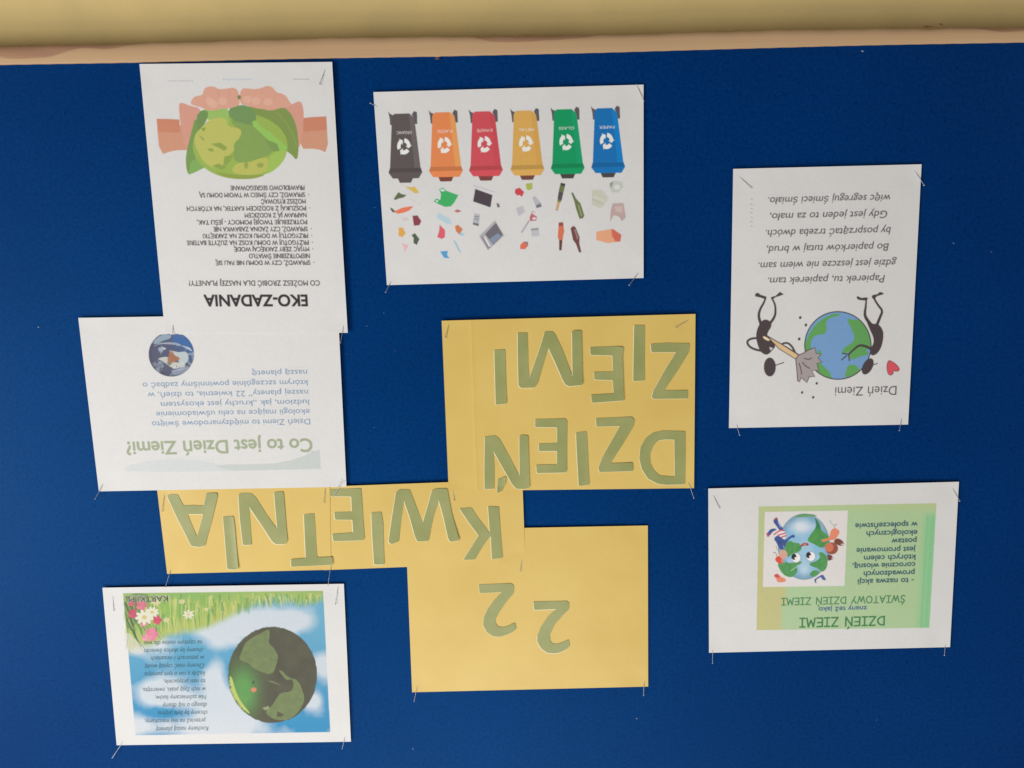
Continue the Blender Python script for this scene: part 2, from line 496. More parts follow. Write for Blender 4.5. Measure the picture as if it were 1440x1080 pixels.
        if part:
            ey0 = min(E[:, [1, 3]].min(), a[1]) - .6; ey1 = E[:, [1, 3]].max() + .6
            s.parts.append((part, [(a[0] - 1, ey0), (a[0] + wd + 1, ey0), (a[0] + wd + 1, ey1), (a[0] - 1, ey1)], label))
    def region(s, name, pts_px, label=None):
        s.parts.append((name, [tuple(p) for p in s.L(pts_px)], label))
    def blur(s, k=3):
        im = s.img
        for ax in (0, 1):
            pad = [(0, 0)] * 3; pad[ax] = (k // 2, k // 2)
            q = np.pad(im, pad, mode='edge'); cs = np.cumsum(q, ax)
            z = np.zeros_like(np.take(cs, [0], ax)); cs = np.concatenate([z, cs], ax)
            n = im.shape[ax]
            im = (np.take(cs, range(k, k + n), ax) - np.take(cs, range(0, n), ax)) / k
        s.img = im
    # -- geometry --------------------------------------------------
    def build(s, label, group, material=None, root_name='pinned_sheet', cat='sheet'):
        cx, cy = s.W / 2, s.H / 2
        root = empty(root_name, tuple(s.place(np.array([cx, cy]))), label, cat, group)
        s.root = root
        if material is None:
            s.blur(3); s.blur(3)
            material = print_material(s.name + '_print', s.img)
        gx, gy = s.grid(); X, Y = np.meshgrid(gx, gy); xy = np.stack([X, Y], -1)
        fr = s.place(xy).reshape(-1, 3); bk = s.place(xy, -.22).reshape(-1, 3)
        ny, nx = X.shape; N = nx * ny
        F_ = [(j * nx + i, j * nx + i + 1, (j + 1) * nx + i + 1, (j + 1) * nx + i) for j in range(ny - 1) for i in range(nx - 1)]
        B_ = [tuple(N + k for k in reversed(f)) for f in F_]
        ring = [i for i in range(nx)] + [j * nx + nx - 1 for j in range(1, ny)] + [(ny - 1) * nx + i for i in range(nx - 2, -1, -1)] + [j * nx for j in range(ny - 2, 0, -1)]
        nr = len(ring); S_ = [(2 * N + k, 2 * N + nr + k, 2 * N + nr + (k + 1) % nr, 2 * N + (k + 1) % nr) for k in range(nr)]
        uv = np.stack([X / s.W, Y / s.H], -1).reshape(-1, 2)
        make('paper', np.concatenate([fr, bk, fr[ring], bk[ring]]), F_ + B_ + S_, material, root, np.concatenate([uv, uv, uv[ring], uv[ring]]))
        s.material = material
        for i, (nm, pts, lb) in enumerate(s.parts):
            o = s.decal(nm, pts, .035 + .010 * (i % 4) if nm != 'printed_picture' else .020, material)
            if o and lb: o['label'] = lb
        return root
    def cut(s, loops, step=7.0):
        """triangles of loops (local mm), cut along the sheet's own grid so they follow its bend"""
        tris = tessellate_polygon([[Vector((x, y, 0)) for x, y in lp] for lp in loops])
        pts = [p for lp in loops for p in lp]
        bm = bmesh.new(); vs = [bm.verts.new((x, y, 0)) for x, y in pts]
        for t in tris:
            try: bm.faces.new([vs[k] for k in t])
            except ValueError: pass
        A = np.array(pts)
        gx, gy = s.grid()
        for ax, g in ((0, gx), (1, gy)):
            for v in g:
                if A[:, ax].min() < v < A[:, ax].max():
                    no = (1, 0, 0) if ax == 0 else (0, 1, 0)
                    bmesh.ops.bisect_plane(bm, geom=bm.verts[:] + bm.edges[:] + bm.faces[:], plane_co=(v, 0, 0) if ax == 0 else (0, v, 0), plane_no=no, dist=1e-5)
        bmesh.ops.recalc_face_normals(bm, faces=bm.faces[:])
        for f in bm.faces:
            if f.normal.z < 0: f.normal_flip()
        bm.verts.index_update()
        co = np.array([v.co[:2] for v in bm.verts]); fc = [tuple(v.index for v in f.verts) for f in bm.faces]
        edge = [tuple(v.index for v in e.verts) for e in bm.edges if len(e.link_faces) == 1]
        bd = []
        for e in bm.edges:
            if len(e.link_faces) == 1:
                l = e.link_loops[0]; bd.append((l.vert.index, l.link_loop_next.vert.index))
        bm.free()
        return co, fc, bd
    def decal(s, name, pts, off, material):
        co, fc, bd = s.cut([pts])
        if not len(fc): return None
        co2 = co.copy(); co2[:, 0] = co2[:, 0].clip(0.2, s.W - .2); co2[:, 1] = co2[:, 1].clip(0.2, s.H - .2)
        return make(name, s.place(co2, off), fc, material, s.root, co2 / [s.W, s.H])
    def letter(s, name, loops_px, label, lift=(0, 0), off=.35, radius=1.6):
        rw = random.Random(label)
        loops = [round_corners([tuple(q + np.array([rw.uniform(-.28, .28), rw.uniform(-.28, .28)])) for q in s.L(lp)], radius) for lp in loops_px]
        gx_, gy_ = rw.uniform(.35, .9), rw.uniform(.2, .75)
        A = np.array(loops[0]); c0 = A.min(0); c1 = A.max(0)
        def solid(nm, loops, off, th, mtl, parent, grow=0):
            co, fc, bd = s.cut(loops)
            u = (co - c0) / (c1 - c0)
            lf = lift[0] * (.5 - u[:, 0]).clip(0, 1) ** 2 * 5 + lift[1] * (u[:, 1] - .5).clip(0, 1) ** 2 * 5 + \
                (-min(lift[0], 0) * 0)
            lf = np.maximum(lf, 0) + abs(lift[0]) * .2 * (np.sin(u[:, 1] * 7 + lift[1]) * .5 + .5)
            top = s.place(co, off + lf); bot = s.place(co, off - th + lf)
            n = len(co)
            faces = list(fc) + [tuple(n + k for k in reversed(f)) for f in fc] + [(b_ + 2 * n, a + 2 * n, a + 3 * n, b_ + 3 * n) for a, b_ in bd]
            o = make(nm, np.concatenate([top, bot, top, bot]), faces, mtl, parent)
            return o
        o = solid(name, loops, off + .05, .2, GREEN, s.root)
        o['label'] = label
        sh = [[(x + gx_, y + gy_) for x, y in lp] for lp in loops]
        solid('edge_highlight', sh, off - .17, .1, RIM, o)  # added pale copy, offset to the lit side, colours in the rim highlight
        return o

# ---- glyphs
_gc = {}
def glyph_edges(string, shear=0.0, bold=0.0):
    key = (string, shear, bold)
    if key in _gc: return _gc[key]
    def outl(st):
        cu = bpy.data.curves.new('t', 'FONT'); cu.body = st; cu.size = 1; cu.resolution_u = 6; cu.fill_mode = 'NONE'
        cu.shear = shear; cu.offset = bold
        ob = bpy.data.objects.new('t', cu); COL.objects.link(ob)
        dg = bpy.context.evaluated_depsgraph_get(); me = ob.evaluated_get(dg).to_mesh()
        co = np.zeros(len(me.vertices) * 3); me.vertices.foreach_get('co', co); co = co.reshape(-1, 3)[:, :2]
        ed = np.zeros(len(me.edges) * 2, np.int32); me.edges.foreach_get('vertices', ed); ed = ed.reshape(-1, 2)
        E = np.concatenate([co[ed[:, 0]], co[ed[:, 1]]], 1)
        ob.evaluated_get(dg).to_mesh_clear()
        bpy.data.objects.remove(ob); bpy.data.curves.remove(cu)
        return E
    if 'cap' not in _gc:
        e = outl('H'); _gc['cap'] = e[:, [1, 3]].max()
    E = outl(string) / _gc['cap']
    _gc[key] = E
    return E

# a round hand-lettered capital alphabet with serifed I, drawn as strokes
def arc(cx, cy, rx, ry, a0, a1, n=9):
    t = np.radians(np.linspace(a0, a1, n)); return [(cx + rx * math.cos(k), cy + ry * math.sin(k)) for k in t]
PEN = {
 'D': (.72, [[(0.05, 0), (0.05, 1), (.3, .95)] + arc(.22, .5, .48, .46, 70, -70) + [(.05, 0)]]),
 'Z': (.66, [[(.03, 1), (.63, 1), (.02, 0), (.66, 0)]]),
 'I': (.52, [[(0, 1), (.52, 1)], [(.26, 1), (.26, 0)], [(0, 0), (.52, 0)]]),
 'E': (.60, [[(.58, 1), (.04, .98), (.04, .02), (.60, 0)], [(.04, .52), (.52, .54)]]),
 'N': (.72, [[(.03, 0), (.05, 1), (.66, 0), (.68, 1)]]),
 'M': (.82, [[(0, 0), (.14, 1), (.41, .25), (.66, 1), (.82, 0)]]),
 'W': (.98, [[(0, 1), (.25, 0), (.49, .8), (.72, 0), (.98, 1)]]),
 'A': (.70, [[(0, 0), (.36, 1), (.70, 0)], [(.12, .36), (.58, .36)]]),
 'T': (.66, [[(0, 1), (.66, 1)], [(.33, 1), (.33, 0)]]),
 'O': (.78, [arc(.39, .5, .37, .5, 0, 360, 18)]),
 'Y': (.62, [[(0, 1), (.30, .5)], [(.62, 1), (.14, 0)]]),
 'S': (.56, [[(.52, .88), (.35, 1), (.12, .95), (.06, .75), (.2, .58), (.42, .46), (.52, .25), (.38, .03), (.15, 0), (.02, .12)]]),
}
PEN['Ń'] = (.72, PEN['N'][1] + [[(.34, 1.12), (.46, 1.32)]])
PEN['Ś'] = (.56, PEN['S'][1] + [[(.26, 1.12), (.38, 1.32)]])
def pen_edges(string):
    E = []; x = 0
    for ch in string:
        if ch == ' ': x += .55; continue
        wdt, st = PEN[ch]
        for pl in st:
            for a, b_ in zip(pl[:-1], pl[1:]): E.append((a[0] + x, a[1], b_[0] + x, b_[1]))
        x += wdt + .2
    return np.array(E)

WHITES = 'white printed sheets pinned to the blue board'
YELLOWS = 'yellow cards with glued green letters'

# ---- A: sheet with two hands and a long list
A = Sheet('task_list', (210, 297), [(196, 90), (467, 87), (489, 468), (232, 468)], 5.0, .9, .16, 11, (215, 213, 210))
c1 = lambda p: crop(190, 80, 9, p)
SK, SK2, SK3 = (214, 160, 138), (205, 148, 120), (200, 132, 104)
A.poly(c1(smooth([(270, 780), (560, 790), (700, 1180), (640, 1178), (480, 1185), (310, 1245)], 1)), SK2)
A.poly(c1([(272, 782), (560, 792), (572, 960), (288, 950)]), SK3)
A.poly(c1(smooth([(2110, 770), (2420, 750), (2446, 1222), (2300, 1160), (2070, 1165)], 1)), SK2)
A.poly(c1([(2130, 772), (2420, 752), (2430, 925), (2130, 950)]), SK3)
A.poly(c1(smooth([(550, 590), (600, 578), (690, 620), (850, 650), (790, 900), (700, 1100), (650, 1180), (600, 1000), (565, 790)], 2)), (210, 152, 132))
A.poly(c1(smooth([(1860, 640), (1990, 600), (2060, 560), (2118, 578), (2142, 780), (2085, 1170), (2050, 1100), (2000, 800), (1930, 690)], 2)), (210, 152, 132))
# leaves
A.poly(c1(smooth([(770, 720), (700, 1000), (640, 1240), (646, 1410), (675, 1495), (760, 1460), (900, 1390), (980, 1200)], 1)), (120, 152, 82))
A.poly(c1([(700, 1330), (820, 1260), (900, 1390), (680, 1492)]), (128, 168, 88))
A.poly(c1(smooth([(1180, 640), (1820, 620), (1910, 650), (1990, 740), (2045, 880), (2066, 1040), (2070, 1180), (2050, 1325), (1960, 1210), (1700, 1080), (1400, 900), (1150, 860)], 2)), (128, 148, 78))
A.poly(c1(smooth([(1320, 600), (1500, 640), (1500, 880), (1180, 820), (1170, 660)], 1)), (112, 146, 88))
# globe
A.poly(c1(ellipse(1330, 1130, 600, 418)), (150, 176, 82))
A.poly(c1(smooth([(800, 760), (900, 640), (1100, 640), (1190, 660), (1180, 900), (960, 800)], 1)), (150, 186, 98))
A.poly(c1(smooth([(765, 760), (850, 660), (940, 700), (880, 860), (800, 960)], 1)), (112, 144, 84))
A.poly(c1(smooth([(1170, 770), (1380, 800), (1520, 870), (1800, 1050), (1740, 1230), (1560, 1290), (1440, 1330), (1250, 1340), (1230, 1140), (1330, 960)], 2)), (132, 160, 86))
A.poly(c1(smooth([(1190, 650), (1500, 640), (1540, 800), (1500, 880), (1190, 790)], 1)), (114, 146, 88))
A.poly(c1(smooth([(745, 1000), (830, 900), (960, 775), (1150, 765), (1170, 880), (1340, 905), (1345, 1000), (1240, 1110), (1260, 1190), (1180, 1240), (1130, 1370), (1060, 1400), (960, 1400), (850, 1310), (760, 1130)], 1)), (186, 186, 98))
for q in [[(960, 1100), (1080, 1085), (1170, 1150), (1130, 1190), (1060, 1150)], [(910, 1160), (980, 1160), (1000, 1200), (940, 1190)], [(830, 905), (900, 890), (870, 950)], [(800, 980), (880, 1040), (860, 1060)], [(1130, 1260), (1240, 1240), (1200, 1330), (1110, 1400)], [(970, 1380), (1060, 1350), (1160, 1400), (1100, 1430)]]:
    A.poly(c1(q), (140, 160, 76))
A.poly(c1(smooth([(1215, 1430), (1290, 1340), (1440, 1340), (1560, 1290), (1690, 1270), (1700, 1430), (1560, 1490), (1400, 1495), (1260, 1480)], 1)), (182, 184, 92))
for q in [[(1530, 1350), (1620, 1340), (1630, 1390), (1560, 1410)], [(1380, 1330), (1440, 1340), (1420, 1420), (1380, 1410)]]:
    A.poly(c1(smooth(q, 1)), (150, 160, 82))
A.poly(c1(smooth([(1925, 1150), (1905, 1280), (1800, 1410), (1650, 1500), (1690, 1270), (1790, 1190)], 1)), (158, 188, 88))
A.poly(c1([(1480, 820), (1530, 800), (1580, 880), (1700, 950), (1830, 1060), (1930, 1150), (1870, 1200), (1760, 1130), (1640, 1010), (1500, 880)]), (146, 192, 92))
A.poly(c1([(1650, 1040), (1800, 1100), (1830, 1190), (1760, 1200), (1680, 1120)]), (122, 152, 84))
A.poly(c1(smooth([(1000, 1450), (1260, 1495), (1500, 1495), (1670, 1490), (1500, 1545), (1320, 1548), (1130, 1520)], 1)), (142, 158, 72))
A.stroke(c1([(1790, 700), (1900, 820), (1990, 960), (2040, 1120)]), (150, 168, 90), .7)
# fingers
A.poly(c1(smooth([(700, 600), (715, 540), (760, 495), (855, 485), (865, 410), (930, 368), (1020, 380), (1050, 410), (1120, 405), (1180, 400), (1240, 385), (1310, 425), (1330, 600), (1280, 630), (1180, 655), (1100, 650), (1010, 680), (920, 680), (840, 640), (760, 620)], 2)), SK)
A.poly(c1(smooth([(1325, 600), (1325, 450), (1360, 395), (1440, 400), (1500, 410), (1600, 395), (1660, 362), (1740, 378), (1785, 450), (1850, 460), (1910, 490), (1950, 560), (2000, 620), (1900, 640), (1820, 650), (1720, 685), (1620, 660), (1520, 650), (1440, 620)], 2)), SK)
for x, y in [(940, 560), (1110, 560), (1530, 560), (1680, 570), (990, 600), (1420, 540)]:
    A.poly(c1(ellipse(x, y, 55, 50)), (224, 178, 155), .6)
for q in [[(860, 480), (900, 560), (880, 640)], [(1050, 410), (1060, 500)], [(1180, 400), (1200, 480)], [(1785, 450), (1760, 540)], [(1600, 400), (1610, 470)]]:
    A.stroke(c1(q), (198, 138, 112), .9, alpha=.6)
A.poly(c1(smooth([(1285, 495), (1330, 480), (1345, 520), (1310, 545)], 1)), (120, 130, 80))
for q, cc in [([(236, 113.5), (248, 114.3), (272, 114.8)], (170, 170, 172)), ([(313.5, 111.5), (330, 112), (354, 112)], (160, 180, 205)), ([(412, 111.2), (420, 112.6), (427, 111.2), (434, 113)], (150, 150, 155))]:
    [A.stroke([(x_, q[0][1] + .7 * math.sin(x_)), (x_ + 1.9, q[0][1] + .7 * math.sin(x_ + 2) + .3)], cc, 1.3, it=0, alpha=.75) for x_ in np.arange(q[0][0], q[-1][0], 2.6)]
A.region('printed_picture', [(212, 116), (465.5, 116), (471, 254), (222, 256)], 'printed picture of two hands holding a green globe with leaves')
DK = (56, 47, 49)
A.text('EKO-ZADANIA', 431.7, 286.6, 414.6, 15.8, (46, 38, 42), bold=.055, part='heading')
A.text('CO MOŻESZ ZROBIĆ DLA NASZEJ PLANETY?', 449.4, 265.2, 394.3, 7.2, DK, bold=.04, part='heading')
LINES = [('SPRAWDŹ, CZY W DOMU NIE PALI SIĘ', 436, 303, 369.2, 1), ('NIEPOTRZEBNIE ŚWIATŁO', 435.3, 350, 359.7, 0), ('MYJĄC ZĘBY ZAKRĘCAJ WODĘ', 434.5, 329, 350.1, 1),
 ('PRZYGOTUJ W DOMU KOSZ NA ZUŻYTE BATERIE', 433.7, 262.5, 340.9, 1), ('PRZYGOTUJ W DOMU KOSZ NA ZAKRĘTKI', 433, 285, 331.3, 1),
 ('SPRAWDŹ, CZY ŻADNA ZABAWKA NIE', 432.2, 300, 321.8, 1), ('POTRZEBUJE TWOJEJ POMOCY - JEŚLI TAK,', 431.5, 277, 312.0, 0), ('NAPRAW JĄ Z RODZICEM', 430.7, 344, 302.3, 0),
 ('POSZUKAJ Z RODZICEM KARTEK, NA KTÓRYCH', 430, 262.5, 292.6, 1), ('MOŻESZ RYSOWAĆ', 429.4, 367, 282.9, 0), ('SPRAWDŹ, CZY ŚMIECI W TWOIM DOMU SĄ', 428.6, 280, 273.6, 1), ('PRAWIDŁOWO SEGREGOWANE', 428, 324, 263.8, 0)]
for st, xr, xl, yc, bul in LINES:
    A.text(st, xr, xl, yc - 3.0, 6.2, DK, bold=.050)
    if bul: A.poly(ellipse(xr + 5.5, yc - .2, 1.0, .9, n=10), (140, 132, 132))

# ---- B: what is Earth Day
B = Sheet('earth_day_question', (297, 210), [(110, 447), (475.5, 441), (487.2, 684.5), (139, 691)], 3.8, .7, .14, 12, (226, 223, 220))
B.poly(smooth([(175.5, 656), (200, 649.5), (235, 645.5), (258, 644.8), (290, 648.5), (330, 657), (372, 661.5), (176.5, 664.5)], 1), (213, 216, 213))
B.poly([(352, 652.8), (385, 651.5), (410, 647), (430, 640), (449.5, 632), (451, 659.5), (330, 662), (300, 656), (320, 653)], (203, 207, 203))
B.stroke([(245, 645), (300, 647.5), (350, 647), (400, 642), (449, 632)], (222, 222, 219), 1.2)
B.text('Co to jest Dzień Ziemi?', 438.5, 176.5, 616.8, 18.2, (165, 174, 142), bold=.036, part='heading')
BL = (120, 148, 176)
for st, xr, xl, y in [('Dzień Ziemi to międzynarodowe święto', 435.8, 213, 588.8), ('ekologii mające na celu uświadomienie', 435, 219, 575.2), ('ludziom, jak „kruchy jest ekosystem', 434.2, 225.5, 561.8),
                      ('naszej planety” 22 kwietnia, to dzień, w', 433.2, 207, 548), ('którym szczególnie powinniśmy zadbać o', 432.3, 200, 534.2), ('naszą planetę', 431.6, 354, 520)]:
    B.text(st, xr, xl, y, 7.9, BL, bold=.020)
EC = ellipse(241, 498, 32, 31.6)
EC = [(x, max(y, 470.0 + .6 * math.sin(x))) for x, y in EC]
m_, w_ = B.mask([B.L(EC)])
yy, xx = np.mgrid[w_[0], w_[1]]
n1 = fbm(m_.shape, 5, 3, 5); n2 = fbm(m_.shape, 4, 9, 5); n5 = fbm(m_.shape, 9, 21, 4)
ctr = B.L([(241, 498)])[0] * B.RES
rr = np.hypot(xx - ctr[0], yy - ctr[1]) / (B.L([(209, 498)])[0][0] * B.RES - ctr[0])
lx = (xx - ctr[0]) / (rr.max() * 110)           # +x is the left of the photo
ly = (yy - ctr[1]) / (rr.max() * 110)
cR = B.L([(272, 480)])[0] * B.RES
bl = np.exp(-(((xx - cR[0]) / 75) ** 2 + ((yy - cR[1]) / 75) ** 2))[..., None]
col_ = B.col((86, 88, 112)) * (1 - bl) + B.col((52, 104, 160)) * bl
cl = np.clip((n1 + .35 * (n5 - .5) - .60) * 4.5, 0, .8)[..., None]
col_ = col_ * (1 - cl * .8) + B.col((190, 204, 212)) * cl * .8
bx = B.L([(243, 504)])[0] * B.RES
col_ = col_ * 1.0
edge = np.clip((rr - .8) / .25, 0, 1)[..., None] * np.clip(((xx - ctr[0]) / 100 + .4), 0, 1)[..., None]
col_ = col_ * (1 - .35 * edge)
B.img[w_] = B.img[w_] * (1 - m_[..., None]) + m_[..., None] * col_
eb = lambda p: crop(190, 460, 9, p)
EG = EC
for q_, c_, a_2 in [([(225, 220), (260, 150), (330, 95), (470, 92), (440, 150), (350, 170), (290, 210)], (168, 188, 202), .7), ([(480, 95), (560, 100), (650, 160), (700, 230), (640, 240), (540, 200), (470, 190)], (60, 106, 168), .8),
                    ([(330, 250), (400, 265), (370, 295)], (206, 206, 210), .9), ([(250, 215), (380, 190), (520, 195), (600, 235), (520, 225), (390, 212)], (196, 204, 214), .55), ([(500, 205), (560, 215), (620, 250), (700, 300), (730, 310), (690, 255), (640, 245)], (205, 213, 222), .75),
                    ([(420, 290), (470, 300), (560, 320), (600, 310), (650, 310), (680, 380), (660, 450), (600, 470), (560, 450), (540, 400), (480, 350)], (196, 206, 206), .9),
                    ([(280, 400), (360, 375), (430, 380), (460, 430), (520, 450), (610, 440), (640, 480), (600, 520), (540, 500), (470, 520), (400, 470), (350, 430)], (206, 206, 196), .9),
                    ([(420, 380), (440, 300), (480, 310), (500, 360), (560, 380), (570, 410), (520, 430), (460, 460), (400, 420)], (170, 112, 82), .95), ([(400, 430), (470, 440), (450, 490), (410, 480)], (122, 106, 84), .8), ([(430, 300), (470, 295), (465, 345)], (190, 130, 100), .9),
                    ([(450, 560), (560, 520), (640, 490), (700, 500), (650, 560), (560, 600), (480, 610)], (150, 158, 176), .8), ([(460, 505), (540, 495), (560, 515), (490, 530)], (214, 216, 212), .9), ([(512, 495), (538, 490), (530, 512)], (70, 70, 66), .9)]:
    B.poly(eb(smooth(q_, 2)), c_, a_2, clip=EG)
for q_ in [[(240, 240), (330, 205), (450, 215)], [(590, 440), (640, 470), (620, 520), (540, 545)], [(560, 330), (640, 340), (660, 400)], [(470, 560), (560, 540), (650, 520)], [(520, 230), (600, 240), (690, 290)]]:
    B.stroke(eb(q_), (210, 216, 222), .9, .4, alpha=.5)
B.region('printed_globe', EC, 'printed photograph of the Earth, blue with white clouds')
B.region('printed_wave', [(176, 646), (258, 643), (330, 648), (400, 647), (449.5, 631), (452, 660.5), (176.5, 666)])

# ---- C: six bins
C = Sheet('six_bins', (297, 210), [(525, 129.5), (905, 119), (905, 391), (544, 401)], 2.4, 2.2, .50, 13, (210, 207, 203))
cb1 = lambda p: crop(520, 110, 7.2, p)
BINS = [(-815, 22, (90, 80, 80), (104, 95, 95), 'ORGANIC', (90, 80, 80), 'dark grey printed bin marked ORGANIC'), (-405, 8, (220, 130, 78), (222, 150, 84), 'PLASTIC', (120, 62, 48), 'orange printed bin marked PLASTIC'),
        (0, 0, (200, 76, 84), (196, 72, 80), 'E-WASTE', (120, 62, 60), 'red printed bin marked E-WASTE'), (420, -8, (210, 163, 84), (206, 156, 78), 'METAL', (112, 70, 58), 'yellow printed bin marked METAL'),
        (828, -22, (14, 146, 90), (20, 152, 100), 'GLASS', (70, 66, 60), 'green printed bin marked GLASS'), (1238, -33, (18, 108, 172), (14, 122, 190), 'PAPER', (70, 68, 70), 'blue printed bin marked PAPER')]
for dx, dy, c, c_hi, word, foot, lb in BINS:
    T = lambda pts: cb1([(x + dx, y + dy) for x, y in pts])
    for q in [[(1000, 315), (1022, 340), (1048, 350), (1050, 455), (1022, 452), (1015, 380)], [(1262, 310), (1292, 322), (1297, 440), (1272, 442), (1262, 380), (1240, 345)]]:
        C.poly(T(q), (92, 86, 90))
    C.poly(T([(1095, 985), (1255, 985), (1232, 1036), (1120, 1038)]), foot)
    body = [(1062, 338), (1215, 334), (1262, 375), (1275, 450), (1330, 885), (1348, 928), (1312, 990), (1048, 994), (1004, 935), (1020, 890), (1036, 450), (1036, 375)]
    C.poly(T(body), c)
    C.poly(T([(1210, 336), (1262, 375), (1275, 450), (1330, 885), (1270, 888), (1222, 450)]), c_hi)
    C.poly(T([(1018, 890), (1332, 884), (1346, 925), (1006, 935)]), tuple(int(k * .88) for k in c))
    C.poly(T([(1020, 940), (1340, 930), (1312, 990), (1048, 994)]), tuple(min(255, int(k * 1.03)) for k in c))
    x_r, y_r = T([(1240, 512)])[0]; x_l, _ = T([(1085, 512)])[0]
    C.text(word, x_r, x_l, y_r, 4.0, (228, 222, 216), alpha=.85, part=None, bold=.01)
    cx, cy = 1160, 668
    for a0, a1 in [(-205, -128), (-85, -8), (35, 112)]:
        t = np.radians(np.linspace(a0, a1, 12))
        outr = [(cx + 68 * math.cos(k), cy + 82 * math.sin(k)) for k in t]; inr = [(cx + 33 * math.cos(k), cy + 40 * math.sin(k)) for k in t[::-1]]
        C.poly(T(outr + inr), (226, 224, 218))
        k = t[-1] + .30
        C.poly(T([(cx + 82 * math.cos(t[-1]), cy + 98 * math.sin(t[-1])), (cx + 52 * math.cos(k + .15), cy + 62 * math.sin(k + .15)), (cx + 18 * math.cos(t[-1]), cy + 20 * math.sin(t[-1]))]), (226, 224, 218))
    C.region('printed_bin', T([(1000, 312), (1045, 345), (1215, 330), (1290, 312), (1298, 445), (1278, 450), (1332, 885), (1350, 928), (1312, 992), (1250, 996), (1232, 1040), (1118, 1042), (1095, 996), (1046, 997), (1000, 935), (1018, 890), (1032, 460), (1012, 452)]), lb)
c3 = lambda p: crop(530, 250, 7.2, p)
c4 = lambda p: crop(710, 250, 7.2, p)
def item(name, pts, c, extra=(), it=0):
    q = smooth(pts, it) if it else pts
    C.poly(q, c)
    for p2, c2 in extra: C.poly(p2, c2)
    A_ = np.array(q); ce = A_.mean(0); C.region(name, [tuple(ce + (p - ce) * 1.08) for p in A_])
item('printed_litter', c3([(285, 90), (340, 95), (385, 90), (430, 150), (390, 160), (330, 120)]), (208, 176, 90))
item('printed_litter', c3([(170, 215), (200, 170), (220, 145), (250, 165), (300, 175), (270, 200), (220, 210), (190, 225)]), (92, 104, 72))
C.stroke(c3([(330, 210), (380, 235), (440, 280)]), (200, 190, 192), .8)
item('printed_carrot', c3([(165, 335), (200, 330), (250, 305), (330, 290), (370, 290), (330, 330), (270, 355), (210, 365)]), (222, 118, 84), [(c3([(135, 300), (165, 315), (190, 350), (160, 350), (140, 325)]), (90, 100, 80))])
item('printed_litter', c3([(245, 410), (300, 400), (325, 430), (280, 440)]), (206, 190, 186))
item('printed_litter', c3([(360, 385), (410, 380), (450, 440), (430, 480), (375, 485)]), (132, 62, 74))
item('printed_litter', c3([(220, 505), (265, 505), (290, 565), (260, 600), (220, 590)]), (216, 160, 78))
item('printed_litter', c3([(350, 580), (385, 560), (430, 620), (405, 680), (370, 660), (372, 610)]), (78, 92, 70))
item('printed_litter', c3([(250, 665), (320, 680), (300, 720), (280, 760), (270, 700)]), (222, 176, 176))
item('printed_bag', c3([(630, 115), (670, 100), (700, 130), (780, 160), (825, 175), (790, 240), (750, 290), (690, 295), (620, 265), (575, 240), (600, 210), (640, 225), (650, 170)]), (62, 168, 96), [(c3([(640, 118), (672, 112), (690, 135), (650, 138)]), (214, 216, 210)), (c3([(590, 225), (625, 232), (610, 252)]), (214, 216, 210))])
item('printed_litter', c3([(780, 340), (815, 318), (860, 340), (815, 352)]), (176, 110, 108))
item('printed_litter', c3([(620, 350), (680, 385), (740, 410), (755, 465), (710, 470), (650, 430), (605, 410)]), (176, 200, 208))
item('printed_litter', c3([(635, 475), (690, 530), (690, 600), (655, 620), (610, 600), (630, 540)]), (212, 92, 104))
item('printed_litter', c3([(790, 490), (820, 475), (870, 520), (835, 575), (800, 540)]), (200, 120, 76), [(c3([(850, 545), (885, 575), (870, 590), (835, 575)]), (150, 190, 205))])
item('printed_litter', c3([(770, 625), (800, 650), (850, 750), (840, 760), (810, 710)]), (150, 184, 200))
item('printed_litter', c3([(640, 745), (720, 740), (710, 780), (735, 815), (680, 810)]), (82, 152, 198))
item('printed_tablet', c3([(990, 110), (1170, 175), (1150, 300), (975, 240)]), (74, 64, 70), [(c3([(975, 70), (1195, 140), (1190, 150), (980, 85)]), (188, 188, 190))], 0)
C.stroke(c3([(995, 110), (972, 240)]), (182, 182, 184), .8)
item('printed_litter', c3([(1210, 255), (1240, 265), (1245, 300), (1220, 300)]), (112, 104, 108))
item('printed_phone', c3([(985, 365), (1045, 370), (1030, 490), (970, 470)]), (176, 176, 180), [(c3([(975, 455), (1032, 465), (1028, 490), (970, 472)]), (110, 106, 108)), (c3([(990, 385), (1035, 392), (1033, 402), (988, 395)]), (130, 128, 132)), (c3([(987, 410), (1032, 417), (1030, 427), (985, 420)]), (130, 128, 132))], 0)
item('printed_laptop', c3([(1195, 430), (1290, 585), (1125, 735), (1035, 590)]), (170, 166, 168), [(c3([(1205, 455), (1275, 575), (1180, 680), (1095, 570)]), (108, 104, 110)), (c3([(1225, 560), (1255, 590), (1180, 672), (1140, 620)]), (128, 142, 160)), (c3([(1055, 600), (1080, 590), (1150, 700), (1125, 725)]), (140, 134, 138)), (c3([(1080, 600), (1095, 592), (1150, 690), (1135, 700)]), (214, 212, 212))], 0)
item('printed_can', c4([(105, 115), (150, 100), (195, 145), (175, 190), (130, 190), (100, 150)]), (196, 70, 80), [(c4([(120, 180), (150, 175), (170, 195), (140, 200)]), (216, 208, 206))])
item('printed_litter', c4([(212, 60), (275, 50), (280, 110), (240, 128), (215, 110)]), (166, 178, 84))
item('printed_can', c4([(275, 200), (305, 185), (370, 260), (375, 295), (320, 305), (300, 260)]), (178, 176, 180), [(c4([(310, 285), (355, 258), (372, 290), (325, 308)]), (112, 112, 118))])
item('printed_can', c4([(110, 310), (180, 280), (205, 345), (140, 390)]), (184, 182, 184))
